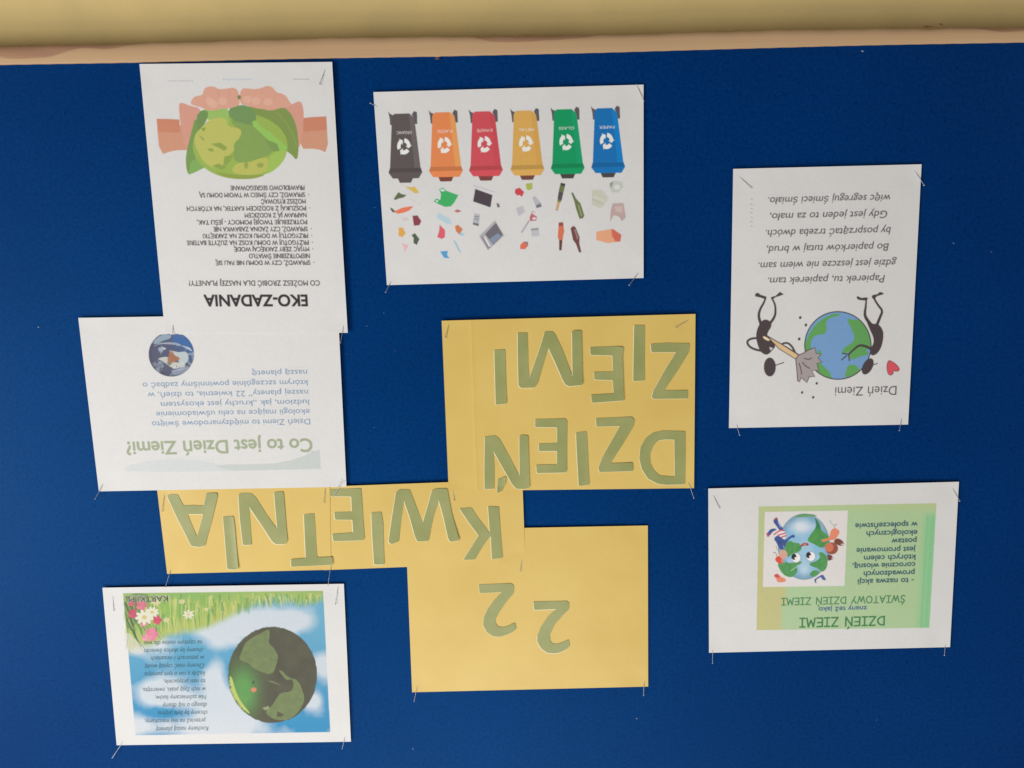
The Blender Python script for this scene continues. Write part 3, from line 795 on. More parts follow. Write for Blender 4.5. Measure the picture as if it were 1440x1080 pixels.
item('printed_scissors', c4([(250, 400), (280, 335), (310, 350), (295, 375), (325, 395), (315, 435), (255, 438)]), (184, 100, 108), [(c4(ellipse(290, 358, 13, 13)), (212, 206, 204)), (c4(ellipse(296, 412, 18, 14)), (212, 206, 204)), (c4([(240, 425), (255, 438), (175, 560), (160, 555)]), (168, 164, 172))])
item('printed_can', c4([(265, 515), (340, 508), (350, 590), (270, 595)]), (184, 184, 186), [(c4([(262, 515), (340, 506), (342, 528), (266, 534)]), (150, 150, 152))])
item('printed_can', c4([(155, 680), (190, 645), (235, 650), (235, 690), (200, 725), (155, 720)]), (214, 110, 84), [(c4([(205, 645), (235, 650), (232, 685), (212, 670)]), (126, 120, 130))])
item('printed_bottle', c4([(565, 50), (612, 60), (600, 120), (575, 225), (550, 270), (535, 335), (510, 330), (530, 260), (535, 200), (550, 110)]), (104, 116, 74), [(c4([(568, 50), (612, 62), (608, 88), (565, 76)]), (66, 66, 54)), (c4([(545, 140), (590, 148), (576, 228), (533, 215)]), (84, 78, 84)), (c4([(530, 240), (560, 245), (538, 335), (512, 330)]), (196, 158, 116))])
item('printed_bottle', c4([(670, 150), (690, 150), (720, 210), (765, 260), (805, 385), (790, 410), (755, 415), (720, 310), (700, 230)]), (104, 116, 74), [(c4([(735, 270), (750, 275), (785, 385), (770, 390)]), (146, 154, 112))])
C.stroke(c4([(615, 295), (640, 340), (655, 380)]), (204, 202, 210), 1.2)
item('printed_bottle', c4([(545, 455), (590, 450), (600, 540), (585, 620), (575, 735), (550, 735), (548, 630), (535, 600)]), (206, 112, 78), [(c4([(545, 452), (590, 450), (592, 488), (545, 488)]), (150, 78, 68)), (c4([(552, 632), (580, 630), (572, 735), (550, 735)]), (84, 66, 62))])
item('printed_bottle', c4([(665, 510), (690, 488), (715, 500), (755, 600), (755, 670), (775, 755), (750, 755), (720, 670), (690, 630)]), (112, 70, 66), [(c4([(700, 520), (715, 522), (745, 620), (732, 625)]), (160, 128, 122))])
item('printed_litter', c4([(1055, 50), (1110, 30), (1190, 40), (1200, 90), (1150, 150), (1080, 150), (1060, 100)]), (190, 192, 180), [(c4([(1060, 60), (1100, 36), (1085, 80), (1075, 105)]), (140, 146, 138)), (c4(ellipse(1135, 95, 30, 25)), (210, 212, 202))])
item('printed_litter', c4([(885, 125), (980, 120), (1045, 205), (1000, 290), (960, 310), (880, 270)]), (196, 194, 176), [(c4([(895, 180), (1010, 230), (1005, 240), (890, 192)]), (208, 206, 192)), (c4([(890, 215), (990, 260), (985, 270), (885, 225)]), (182, 180, 162))])
item('printed_litter', c4([(1090, 260), (1200, 255), (1215, 340), (1225, 400), (1185, 440), (1150, 390), (1100, 380), (1065, 450), (1070, 340)]), (186, 160, 156), [(c4([(1110, 290), (1190, 290), (1190, 350), (1120, 345)]), (200, 176, 168))])
item('printed_box', c4([(925, 545), (1085, 518), (1180, 578), (1170, 645), (1040, 662), (925, 630)]), (222, 160, 122), [(c4([(1080, 525), (1095, 518), (1180, 578), (1168, 645), (1120, 645), (1085, 590)]), (204, 104, 86))], 0)

# ---- G: grassy globe on a cloudy sky
G = Sheet('sky_and_grass', (297, 210), [(144, 826.5), (483.5, 821), (493.5, 1043), (164, 1048)], 2.5, 1.6, .45, 14, (238, 234, 232))
rect = [(172.9, 834.3), (454.3, 830.7), (464.4, 1029.4), (190.7, 1034)]
m_, w_ = G.mask([G.L(rect)])
n1 = fbm(m_.shape, 4, 31, 5); n2 = fbm(m_.shape, 7, 37, 5)
yy, xx = np.mgrid[w_[0], w_[1]]
q = apply_h(G.to_px, np.stack([xx, yy], -1).reshape(-1, 2) / G.RES).reshape(xx.shape + (2,)); qx, qy = q[..., 0], q[..., 1]
def blob(cx, cy, rx, ry, pw=2): return np.exp(-((np.abs(qx - cx) / rx) ** pw + (np.abs(qy - cy) / ry) ** pw))
cloud = blob(300, 870, 60, 20) * .5 + blob(390, 872, 80, 20) * .9 + blob(455, 935, 32, 22) * 1.0 + blob(440, 985, 16, 14) * .9 + blob(200, 905, 35, 14) * .9 + blob(320, 1020, 50, 50) * 1.2 + \
    blob(215, 968, 42, 18) * 1.1 + blob(235, 985, 40, 12) * .9 + blob(215, 1022, 60, 17) * 1.1 + blob(303, 965, 16, 50) * .9 + blob(330, 893, 60, 25) * .7 + blob(300, 905, 70, 8) * .25 + blob(262, 985, 26, 16) * .2
cl = np.clip((cloud + (n1 - .5) * 1.5 - .26) * 1.7, 0, 1)[..., None]
deep = np.clip((qy - 870) / 150, 0, 1)[..., None]
sky = G.col((112, 178, 208)) * (1 - deep) + G.col((50, 148, 198)) * deep
im = sky * (1 - cl) + G.col((214, 222, 230)) * cl
lowp = np.clip((qy - 985) / 45, 0, 1)[..., None]
im = im * (1 - .3 * lowp * cl) + G.col((234, 228, 230)) * .3 * lowp * cl
# grass fades in towards the photo's top
gline = np.interp(qx, [172, 200, 260, 300, 330, 360, 400, 430, 455], [925, 912, 894, 886, 866, 852, 846, 850, 842]) + (n2 - .5) * 14
gr = np.clip((gline + 5 - qy) / 16, 0, 1)[..., None]
gr = gr * gr * (3 - 2 * gr)
yel = np.exp(-((gline - 14 - qy) / 14) ** 2)[..., None]
gc = G.col((176, 192, 92)) * (1 - n2[..., None]) + G.col((130, 182, 96)) * n2[..., None]
tp = np.clip((852 - qy) / 20, 0, 1)[..., None]
gc = gc * (1 - yel * .6) + G.col((204, 202, 116)) * yel * .6
gc = gc * (1 - tp * .6) + G.col((150, 188, 110)) * tp * .6
im = im * (1 - gr) + gc * gr
G.img[w_] = G.img[w_] * (1 - m_[..., None]) + m_[..., None] * im
rg = random.Random(5)
for k in range(330):
    x = rg.uniform(176, 452); top = np.interp(x, [172, 200, 260, 300, 330, 360, 400, 430, 455], [922, 908, 892, 884, 868, 856, 850, 852, 846])
    y0 = rg.uniform(833.5, 833.5 + (top - 834) * .65); ln = rg.uniform(10, 24) * (1 if x > 300 else 1.4)
    y1 = min(y0 + ln, top + rg.uniform(-3, 4)); dx = rg.uniform(-3, 5)
    cc = rg.choice([(96, 158, 84), (140, 190, 92), (206, 208, 112), (112, 178, 112), (222, 222, 156), (78, 140, 84), (176, 200, 88), (214, 206, 128)])
    G.stroke([(x, y0), (x + dx * .4, (y0 + y1) / 2), (x + dx, y1)], cc, rg.uniform(1.2, 3.6), .4, alpha=.6, it=1)
for q_ in [[(176, 846), (182, 868), (192, 900), (203, 912)], [(178, 870), (190, 895), (200, 915)], [(180, 850), (200, 880), (214, 902)], [(176, 838), (188, 856), (204, 886)], [(186, 885), (194, 902), (199, 910)]]:
    G.stroke(q_, (66, 110, 72), 3.0, .6, alpha=.85)
G.poly(smooth([(173, 834.5), (215, 834.5), (205, 850), (196, 868), (186, 885), (178, 890)], 2), (92, 112, 74), .6, clip=rect)
for k in range(46):
    x = rg.uniform(174, 222); y0 = rg.uniform(835, 885); a = rg.uniform(.2, .9); ln = rg.uniform(12, 30)
    G.stroke([(x, y0), (x + ln * .3 * a, y0 + ln * .5), (x + ln * .75 * a, y0 + ln)], rg.choice([(70, 112, 72), (112, 168, 92), (186, 196, 120), (150, 188, 100), (58, 92, 66)]), rg.uniform(1.2, 3.4), .4, alpha=.65, it=1)
G.poly(smooth([(176, 885), (192, 900), (206, 915), (196, 922), (178, 915)], 2), (232, 222, 212), .55, clip=rect)
def flower(cx, cy, r, c, cc, n=9, sq=.75):
    for k in range(n):
        a = 2 * math.pi * k / n + .2
        G.poly(ellipse(cx + r * .58 * math.cos(a), cy + r * .58 * sq * math.sin(a), r * .45, r * .2, math.degrees(a), 12), c)
    G.poly(ellipse(cx, cy, r * .28, r * .24, n=12), cc)
for x, y, r, c in [(187, 863, 7.5, (196, 84, 106)), (199, 851, 8.5, (214, 118, 134)), (221, 872, 7, (206, 80, 106)), (213, 892, 10.5, (226, 132, 154)), (185, 848, 5.5, (202, 96, 116)), (205, 897, 6, (228, 150, 166)), (202, 877, 5.5, (216, 130, 140))]:
    for k in range(5):
        a = 2 * math.pi * k / 5
        G.poly(ellipse(x + r * .42 * math.cos(a), y + r * .42 * math.sin(a), r * .55, r * .42, math.degrees(a), 14), tuple(min(255, int(v * (1 + .05 * (k % 3)))) for v in c))
for x, y, r in [(203, 868, 13), (214, 861, 9.5), (265, 864, 8), (219, 847, 7), (256, 846, 5), (234, 872, 5), (290, 857, 3.5)]:
    flower(x, y, r, (236, 230, 210) if r > 7 else (224, 216, 166), (220, 200, 120), 9 if r > 9 else 7)
G.text('KARTKI.PL', 236.5, 176, 837.2, 8.4, (214, 220, 196), bold=.10, alpha=.8, part=None)
G.text('KARTKI.PL', 236, 176.5, 837.7, 7.9, (80, 68, 66), bold=.04, part='heading')
# globe of turf
GE = ellipse(383.4, 949, 62.3, 67.2, 0, 90)
rgl = random.Random(3)
GE = [(383.4 + (x - 383.4) * (1 + rgl.uniform(-.004, .012)), 949 + (y - 949) * (1 + rgl.uniform(-.004, .012))) for x, y in GE]
m_, w_ = G.mask([G.L(GE)])
yy, xx = np.mgrid[w_[0], w_[1]]
q = apply_h(G.to_px, np.stack([xx, yy], -1).reshape(-1, 2) / G.RES).reshape(xx.shape + (2,)); qx, qy = q[..., 0], q[..., 1]
nf = np.random.default_rng(8).random(m_.shape); nl = fbm(m_.shape, 6, 44, 5)
c0 = (G.col((78, 75, 62)) * (1 - nl[..., None]) + G.col((98, 96, 76)) * nl[..., None]) * (0.9 + .2 * nf[..., None])
g1 = (np.exp(-(((qx - 342) / 19) ** 2 + ((qy - 972) / 32) ** 2)) * 1.25).clip(0, 1)[..., None]
cg = G.col((106, 164, 80)) * (1 - nl[..., None] * .5) + G.col((90, 150, 96)) * nl[..., None] * .5
c0 = c0 * (1 - g1) + cg * g1
G.img[w_] = G.img[w_] * (1 - m_[..., None]) + m_[..., None] * c0
c8 = lambda p: crop(300, 860, 7.2, p)
def land(pts, base=(130, 144, 92)):
    mm, ww = G.mask([G.L(pts)])
    nn = fbm(mm.shape, 10, 77, 3)[..., None]; sp = np.random.default_rng(5).random(mm.shape)[..., None]
    colr = (G.col(base) * (1 - nn) + G.col((112, 126, 84)) * nn) * (.86 + .28 * sp)
    G.img[ww] = G.img[ww] * (1 - mm[..., None]) + mm[..., None] * colr
gt = random.Random(21)
for k in range(420):
    a = gt.uniform(0, 2 * math.pi); rr_ = math.sqrt(gt.random()) * .96; x, y = 383.4 + 62.3 * rr_ * math.cos(a), 949 + 67.2 * rr_ * math.sin(a)
    G.stroke([(x, y), (x + gt.uniform(-1, 1), y + gt.uniform(-1.6, 1.6))], gt.choice([(70, 66, 58), (112, 108, 90), (96, 98, 78)]), .8, .4, it=0, alpha=.35)
land(smooth(c8([(565, 172), (572, 240), (555, 320), (610, 365), (660, 450), (640, 530), (610, 620), (560, 635), (480, 610), (400, 570), (355, 520), (310, 510), (255, 480), (290, 400), (320, 320), (400, 260), (470, 225)]), 1))
land(smooth(c8([(525, 1010), (590, 960), (640, 880), (680, 820), (790, 815), (815, 740), (805, 700), (780, 680), (830, 680), (875, 730), (900, 790), (925, 880), (900, 960), (840, 1040), (760, 1100), (640, 1100), (560, 1060)]), 1))
land(smooth(c8([(655, 590), (700, 600), (740, 650), (800, 680), (745, 700), (700, 650)]), 1))
G.poly(c8([(495, 975), (560, 955), (570, 985), (520, 1000)]), (150, 160, 120)); G.poly(c8([(545, 700), (600, 700), (690, 745), (650, 740), (580, 715)]), (118, 124, 92))
G.poly(smooth(c8([(170, 640), (200, 700), (220, 790), (270, 900), (350, 1000), (380, 1040), (300, 1000), (220, 900), (175, 800), (160, 700)]), 2), (196, 204, 110))
G.poly(c8([(650, 1010), (715, 1040), (690, 1065), (640, 1060)]), (92, 88, 72))
G.poly(smooth(c8([(375, 790), (400, 765), (440, 780), (435, 805), (400, 822)]), 1), (226, 140, 104)); G.poly(smooth(c8([(390, 700), (420, 700), (415, 740), (395, 730)]), 1), (78, 96, 74))
rq = random.Random(9)
for k in range(150):
    a = rq.uniform(math.pi * .62, math.pi * 1.55); x, y = 383.4 + 62.3 * math.cos(a), 949 + 67.2 * math.sin(a)
    G.stroke([(x - math.cos(a) * 2, y - math.sin(a) * 2), (x + math.cos(a) * rq.uniform(.5, 1.8), y + math.sin(a) * rq.uniform(.5, 1.8))], (84, 92, 72), .9, .3, it=0, alpha=.9)
TXT = (36, 66, 68)
GT = [('Kochamy naszą planetę', 293, 219, 1021.5), ('przecież na niej mieszkamy,', 289, 203.5, 1010.3), ('chcemy by była piękna', 291.5, 222, 999.3), ('dlatego o nią dbamy', 291, 228, 988.2), ('Nie zaśmiecamy lasów,', 290, 218, 977.2),
      ('w nich żyją ptaki, zwierzęta,', 289, 200, 966.2), ('to nasi przyjaciele,', 288.7, 230, 955), ('każdy z nas o tym pamięta', 288, 203, 944.2), ('Chcemy mieć czystą wodę', 287, 203.5, 933), ('w jeziorach i oceanach', 286.5, 212, 922), ('chcemy by słońce świeciło', 285.5, 202, 911.3), ('na czystym niebie dla was', 284.4, 202, 900.4)]
for st, xr, xl, y in GT: G.text(st, xr, xl, y, 6.2, TXT, shear=.22, bold=.022, alpha=.92)
G.parts.insert(0, ('printed_picture', [tuple(p) for p in G.L(rect)], 'printed picture of a turf globe, clouds, grass and pink and white flowers'))
G.region('printed_globe', GE, 'dark turf globe with pale green continents')

# ---- H: cartoon Earth on green ground
Hs = Sheet('green_slide', (297, 210), [(996, 687), (1348.5, 677.5), (1336, 910), (997, 918)], 2.4, 2.2, .55, 15, (209, 208, 203))
rect = [(1067, 712.2), (1317, 707.6), (1307, 882.7), (1063.8, 886.2)]
m_, w_ = Hs.mask([Hs.L(rect)])
yy, xx = np.mgrid[w_[0], w_[1]]
q = apply_h(Hs.to_px, np.stack([xx, yy], -1).reshape(-1, 2) / Hs.RES).reshape(xx.shape + (2,)); qx, qy = q[..., 0], q[..., 1]
n1 = fbm(m_.shape, 3, 51, 4)[..., None]
t = ((qx - 1100) / 200).clip(0, 1)[..., None]
im = Hs.col((166, 194, 150)) * (1 - t) + Hs.col((162, 193, 144)) * t
im = im * (1 - n1 * .5) + Hs.col((180, 190, 146)) * n1 * .5
lf = (1 / (1 + np.exp((qx - 1099 - (qy < 850) * 6 + (qy > 835) * 0) / 1.2)))[..., None] * np.clip((qy - 740) / 60, .55, 1)[..., None]
im = im * (1 - lf) + Hs.col((188, 184, 128)) * lf
tp = np.clip((722 - qy) / 8, 0, 1)[..., None]
im = im * (1 - .6 * tp) + Hs.col((178, 190, 134)) * .6 * tp
rgt = np.clip((qx - 1290 + (qy - 800) * .06) / 12, 0, 1)[..., None] * np.clip((qy - 718) / 10, 0, 1)[..., None]
im = im * (1 - rgt * .85) + Hs.col((140, 194, 142)) * rgt * .85
stp = (np.exp(-((qx - 1300 + (qy - 800) * .06) / 2.2) ** 2) + np.exp(-((qx - 1312 + (qy - 720) * .06) / 3) ** 2))[..., None] * np.clip((qy - 718) / 10, 0, 1)[..., None]
im = im * (1 - .5 * stp) + Hs.col((118, 182, 128)) * .5 * stp
Hs.img[w_] = Hs.img[w_] * (1 - m_[..., None]) + m_[..., None] * im
Hs.parts.append(('printed_picture', [tuple(p) for p in Hs.L(rect)], 'green printed slide'))
Hs.poly([(1075.5, 719.8), (1192.3, 718), (1187.6, 823.8), (1072.8, 825.5)], (214, 210, 204))
c5 = lambda p: crop(1060, 705, 10.286, p)
c7 = lambda p: crop(1060, 800, 10.286, p)
gl = ellipse(1130.8, 768.7, 36.6, 46.4)
m_, w_ = Hs.mask([Hs.L(gl)])
n1 = fbm(m_.shape, 4, 61, 4); yy, xx = np.mgrid[w_[0], w_[1]]
q = apply_h(Hs.to_px, np.stack([xx, yy], -1).reshape(-1, 2) / Hs.RES).reshape(xx.shape + (2,)); qx, qy = q[..., 0], q[..., 1]
rr = np.hypot((qx - 1130.8) / 36.6, (qy - 768.7) / 46.4)
cl = np.clip(n1 * .8 + np.exp(-((qx - 1129) / 14) ** 2 - ((qy - 741) / 8) ** 2) + .7 * np.exp(-((qx - 1131) / 8) ** 2 - ((qy - 800) / 9) ** 2) - .35, 0, 1)[..., None]
im = Hs.col((134, 182, 206)) * (1 - cl) + Hs.col((208, 214, 218)) * cl
im = im * (1 - .35 * np.clip((rr - .75) / .25, 0, 1)[..., None]) 
Hs.img[w_] = Hs.img[w_] * (1 - m_[..., None]) + m_[..., None] * im
def gland(pts, base=(98, 160, 86)):
    mm, ww = Hs.mask([Hs.L(smooth(pts, 2))]); nn = fbm(mm.shape, 6, 71, 4)[..., None]
    colr = Hs.col(base) * (1 - nn) + Hs.col((62, 132, 80)) * nn
    Hs.img[ww] = Hs.img[ww] * (1 - mm[..., None]) + mm[..., None] * colr
gland(c5([(580, 222), (650, 195), (750, 178), (850, 185), (930, 210), (850, 222), (760, 222), (650, 232)]), (122, 168, 110))
gland(c5([(880, 230), (930, 285), (965, 350), (975, 420), (1060, 480), (1115, 540), (1080, 600), (1020, 670), (960, 675), (880, 620), (800, 590), (770, 560), (830, 470), (870, 420), (905, 350), (890, 280)]), (96, 160, 70))
gland(c5([(880, 230), (930, 285), (965, 350), (970, 400), (890, 400), (905, 350), (890, 280)]), (48, 122, 92))
gland(c5([(460, 610), (520, 560), (580, 600), (660, 600), (705, 680), (640, 740), (570, 750), (500, 810), (470, 780), (400, 700)]))
gland(c5([(330, 890), (440, 890), (500, 860), (560, 900), (690, 865), (705, 885), (640, 920), (620, 960), (640, 1000), (600, 1060), (560, 1100), (470, 1090), (390, 1020)]))
gland(c5([(930, 745), (990, 728), (1055, 790), (1072, 880), (1055, 970), (990, 1030), (930, 970), (850, 945), (800, 920), (810, 890), (880, 875), (940, 840), (960, 800)]))
gland(c7([(500, 75), (560, 20), (600, 20), (620, 45), (560, 112), (520, 110)])); gland(c7([(800, 85), (840, 30), (900, 15), (960, 45), (900, 100), (850, 115)]))
Hs.stroke(c5([(535, 1005), (600, 960), (650, 920)]), (206, 216, 210), .6)
Hs.outline(gl, (110, 140, 140), .5)
Hs.poly(c5(smooth([(665, 665), (690, 615), (740, 595), (790, 605), (795, 645), (740, 635), (700, 650)], 1)), (146, 58, 62)); Hs.poly(c5(smooth([(700, 625), (750, 605), (780, 620), (720, 632)], 1)), (206, 130, 124))
for ex, ey, px_, py_ in [(612, 817, 582, 802), (825, 797, 793, 778)]:
    Hs.poly(c5(ellipse(ex, ey, 66, 70)), (232, 230, 226)); Hs.outline(c5(ellipse(ex, ey, 66, 70, n=24)), (110, 106, 110), .5)
    Hs.poly(c5(ellipse(px_, py_, 36, 45)), (46, 40, 44)); Hs.poly(c5(ellipse(px_ + 22, py_ + 20, 15, 15)), (232, 230, 226))
BLU = (62, 84, 140)
Hs.poly(c5(smooth([(272, 285), (320, 235), (350, 250), (350, 300), (440, 410), (380, 430), (330, 360)], 1)), BLU); Hs.poly(c5(smooth([(275, 275), (320, 228), (350, 240), (320, 270)], 1)), (160, 84, 84))
Hs.poly(c5(smooth([(190, 500), (215, 420), (280, 388), (345, 405), (270, 440), (230, 500)], 1)), BLU); Hs.poly(c5(smooth([(178, 460), (205, 450), (230, 500), (200, 525)], 1)), (176, 80, 88))
Hs.poly(c5([(345, 300), (360, 295), (400, 370), (380, 380)]), (140, 150, 190))
Hs.poly(c5(smooth([(288, 470), (390, 405), (450, 430), (475, 500), (440, 560), (380, 510), (310, 515)], 1)), (224, 214, 212))
for q_ in [[(292, 480), (390, 412), (440, 425)], [(350, 490), (460, 460)], [(400, 520), (470, 495)]]: Hs.stroke(c5(q_), (186, 74, 82), 1.7)
Hs.poly(c5(smooth([(285, 540), (345, 485), (420, 540), (450, 565), (540, 490), (590, 480), (595, 530), (545, 520), (470, 600), (445, 690), (385, 705), (345, 640), (330, 600)], 1)), BLU)
Hs.poly(c5(smooth([(360, 570), (390, 600), (380, 610), (358, 590)], 1)), (44, 62, 70)); Hs.stroke(c5([(430, 640), (440, 690)]), (140, 156, 200), 1)
Hs.stroke(c5([(320, 640), (330, 690), (370, 720)]), (150, 148, 90), .8); Hs.stroke(c5([(280, 740), (320, 740), (330, 790)]), (130, 92, 84), .8)
Hs.poly(c5(ellipse(425, 770, 62, 70)), (204, 160, 138)); Hs.poly(c5(smooth([(305, 830), (350, 780), (400, 820), (440, 890), (370, 905), (320, 870)], 1)), (208, 80, 66)); Hs.poly(c5([(385, 840), (410, 850), (430, 885), (405, 885)]), (226, 140, 110))
Hs.poly(c5(ellipse(520, 860, 40, 32)), (160, 190, 212)); Hs.stroke(c5([(1100, 270), (1130, 330), (1160, 350)]), (120, 170, 170), .9)
ORA = (220, 134, 104)
Hs.poly(c5(smooth([(1115, 410), (1180, 382), (1250, 430), (1220, 500), (1170, 560), (1110, 560), (1000, 590), (975, 570), (985, 545), (1090, 540)], 1)), ORA); Hs.stroke(c5([(1180, 400), (1160, 350), (1200, 330)]), (176, 130, 112), 1.0)
Hs.poly(c5(smooth([(1150, 580), (1200, 530), (1270, 555), (1310, 610), (1290, 645), (1230, 640), (1180, 610)], 1)), (118, 70, 56)); Hs.poly(c5(ellipse(1280, 622, 20, 12)), (206, 190, 180))
Hs.poly(c5(ellipse(1128, 680, 92, 88)), (150, 82, 66)); Hs.poly(c5(ellipse(1090, 665, 62, 66)), (202, 116, 88))
Hs.poly(c5(smooth([(1060, 770), (1130, 775), (1160, 840), (1110, 850), (1080, 865), (1070, 820)], 1)), (112, 64, 54)); Hs.poly(c5(ellipse(1140, 825, 14, 20)), (190, 170, 166))
Hs.poly(c7(smooth([(280, 95), (340, 62), (390, 115), (460, 140), (465, 185), (400, 195), (340, 195), (330, 150)], 2)), ORA); Hs.poly(c7(smooth([(280, 95), (345, 62), (385, 120), (340, 130)], 1)), (198, 80, 82))
Hs.poly(c7([(872, 155), (905, 130), (965, 92), (1000, 82), (1042, 142), (1035, 168), (1000, 160), (965, 118), (905, 155), (905, 215), (885, 195)]), (74, 96, 150))
Hs.region('printed_cartoon', [(1075.5, 719.8), (1192.3, 718), (1187.6, 823.8), (1072.8, 825.5)], 'cartoon globe with eyes and hugging children on white')
GRN = (66, 120, 76)
Hs.text('DZIEŃ ZIEMI', 1243.5, 1125, 866.8, 12.2, GRN, pen=pen_edges, part='heading', bold=.03)
Hs.text('znany też jako', 1219, 1151.4, 852.3, 6.6, (62, 90, 126), bold=.045)
Hs.text('ŚWIATOWY DZIEŃ ZIEMI', 1272.5, 1099.5, 837.3, 9.4, (74, 128, 84), pen=pen_edges, part='heading')
for st, xr, xl, y in [('- to nazwa akcji', 1285, 1206.5, 812.8), ('prowadzonych', 1286, 1214.8, 801.8), ('corocznie wiosną,', 1287, 1199, 790.6), ('których celem', 1287.3, 1215.3, 779.8), ('jest promowanie', 1287.6, 1204.6, 768.8),
                      ('postaw', 1289, 1254, 756.8), ('ekologicznych', 1290, 1218.8, 745.4), ('w społeczeństwie', 1290.4, 1203, 733.8)]:
    Hs.text(st, xr, xl, y, 7.6, (50, 84, 98), bold=.045)

# ---- I: two black ant-like figures cleaning the Earth
I = Sheet('broom_rhyme', (210, 297), [(1031, 237.5), (1296, 231), (1277, 597), (1025, 602)], 2.4, 2.2, .50, 16, (203, 202, 196))
K = (72, 62, 62)
i1 = lambda p: crop(1030, 400, 9, p); i2 = lambda p: crop(1140, 400, 9, p); i3 = lambda p: crop(1020, 500, 9, p); i4 = lambda p: crop(1150, 500, 9, p); i5 = lambda p: crop(960, 360, 3, p)
glb = ellipse(1178.3, 485.8, 46.6, 47.6, 0, 72)
I.poly(glb, (110, 148, 186))
GG = (92, 152, 84)
for q_ in [[(517, 392), (518, 362), (535, 325), (560, 290), (590, 264), (640, 241), (668, 246), (660, 252), (618, 262), (603, 282), (610, 312), (598, 330), (562, 334), (543, 352), (540, 380), (545, 405), (525, 415)],
           [(548, 468), (582, 452), (600, 470), (622, 490), (632, 522), (590, 510), (560, 488)], [(690, 262), (720, 270), (758, 268), (800, 300), (806, 350), (800, 384), (770, 395), (790, 415), (745, 425), (715, 440), (702, 428), (705, 400), (673, 418), (672, 398), (690, 380), (722, 362), (725, 335), (708, 300)],
           [(695, 460), (735, 458), (740, 478), (760, 478), (745, 502), (690, 516), (684, 500), (690, 485)], [(570, 395), (585, 400), (585, 425), (572, 425)], [(562, 420), (575, 440), (590, 455), (560, 460)]]:
    I.poly(i5(smooth(q_, 1)), GG, clip=glb)
I.outline(glb, (64, 56, 60), 1.5)
# right figure
I.poly(i2(smooth([(575, 152), (605, 150), (640, 172), (700, 162), (728, 168), (712, 205), (640, 200), (595, 193)], 1)), K)
I.poly(i2(smooth([(875, 88), (938, 120), (885, 135), (828, 152), (818, 190), (790, 188), (768, 152), (790, 130), (845, 125)], 1)), K)
I.stroke(i2([(705, 185), (698, 280), (682, 370), (700, 430), (770, 520)]), K, 2.0, 5.5)
I.stroke(i2([(798, 170), (850, 260), (912, 332), (880, 410), (840, 510)]), K, 2.6, 4.2, it=1)
I.poly(i2(smooth([(690, 430), (740, 470), (790, 502), (850, 492), (908, 560), (926, 640), (905, 770), (860, 860), (790, 908), (745, 875), (760, 805), (800, 740), (792, 660), (752, 580)], 2)), K)
I.stroke(i2([(780, 830), (710, 785), (620, 765), (560, 810), (480, 885)]), K, 4.2, 2.2)
for q_ in [[(490, 885), (400, 872)], [(480, 880), (490, 965)], [(455, 900), (392, 955)]]: I.stroke(i2(q_), K, 1.8, 1.6, it=0)
I.poly(i4(ellipse(632, 137, 62, 112, 28)), K); I.stroke(i4([(700, 115), (735, 108), (758, 95)]), K, 1.6, 1.0)
# left figure
I.poly(i1([(285, 120), (322, 103), (355, 130), (405, 145), (432, 155), (428, 190), (400, 182), (350, 165), (290, 152)]), K)
I.poly(i1([(600, 93), (652, 125), (600, 145), (545, 162), (512, 190), (486, 182), (492, 158), (545, 145)]), K)
I.stroke(i1([(418, 170), (400, 230), (350, 310), (328, 400), (360, 500)]), K, 2.2, 4.4)
I.stroke(i1([(500, 175), (540, 250), (548, 350), (530, 420), (470, 500)]), K, 2.2, 4.0)
I.poly(i1(smooth([(345, 500), (380, 452), (430, 440), (492, 475), (496, 530), (445, 610), (440, 660), (500, 700), (550, 780), (500, 840), (450, 890), (400, 885), (350, 845), (310, 740), (296, 640), (318, 550)], 1)), K)
I.stroke(i1([(310, 678), (230, 685), (178, 725), (215, 790), (290, 825), (360, 838)]), K, 3.0, 3.2)
I.poly(i1([(465, 792), (515, 806), (482, 838)]), (198, 196, 190))
I.stroke(i1([(610, 765), (660, 738), (715, 745), (765, 800), (800, 880)]), K, 2.6, 3.0)
stick = i1([(440, 652), (620, 755), (835, 893), (800, 945), (590, 815), (500, 720)])
I.poly(stick, (206, 176, 132)); I.outline(stick, K, 1.1); I.poly(i1(smooth([(380, 652), (430, 665), (478, 705), (455, 716), (400, 692)], 1)), (222, 200, 164))
I.stroke(i1([(440, 650), (700, 800), (850, 895)]), K, 1.3, it=0)
broom = i3([(890, 45), (925, -5), (985, -30), (1045, -68), (1135, -102), (1150, -28), (1212, -18), (1172, 32), (1222, 82), (1160, 102), (1182, 190), (1095, 188), (1132, 266), (1062, 270), (1032, 342), (985, 300), (958, 280), (940, 332), (915, 322), (905, 180)])
I.poly(broom, (156, 146, 140)); I.outline(broom, K, 1.2)
for q_ in [[(1000, 35), (1050, 52), (1092, 32)], [(978, 88), (1010, 130), (1068, 162)], [(932, 98), (955, 160), (966, 238)]]: I.stroke(i3(q_), K, 1.3)
I.poly(i3(ellipse(563, 145, 76, 120)), K); I.stroke(i3([(630, 125), (690, 105), (738, 88)]), K, 1.3, 1.5, it=0)
for x, y in [(858, 420), (930, 513), (845, 690)]: I.poly(i1(ellipse(x, y, 17, 20, 20, 12)), K)
for x, y in [(1157, 352), (972, 467), (1112, 528)]: I.poly(i3(ellipse(x, y, 15, 18, 20, 12)), K)
ht = i4(smooth([(900, 58), (960, 85), (1030, 150), (1030, 195), (985, 200), (955, 188), (958, 225), (925, 252), (890, 235), (873, 160), (880, 95)], 1))
I.poly(ht, (202, 82, 88)); I.outline(ht, (92, 50, 54), .9)
I.region('printed_globe', glb, 'blue and green cartoon globe')
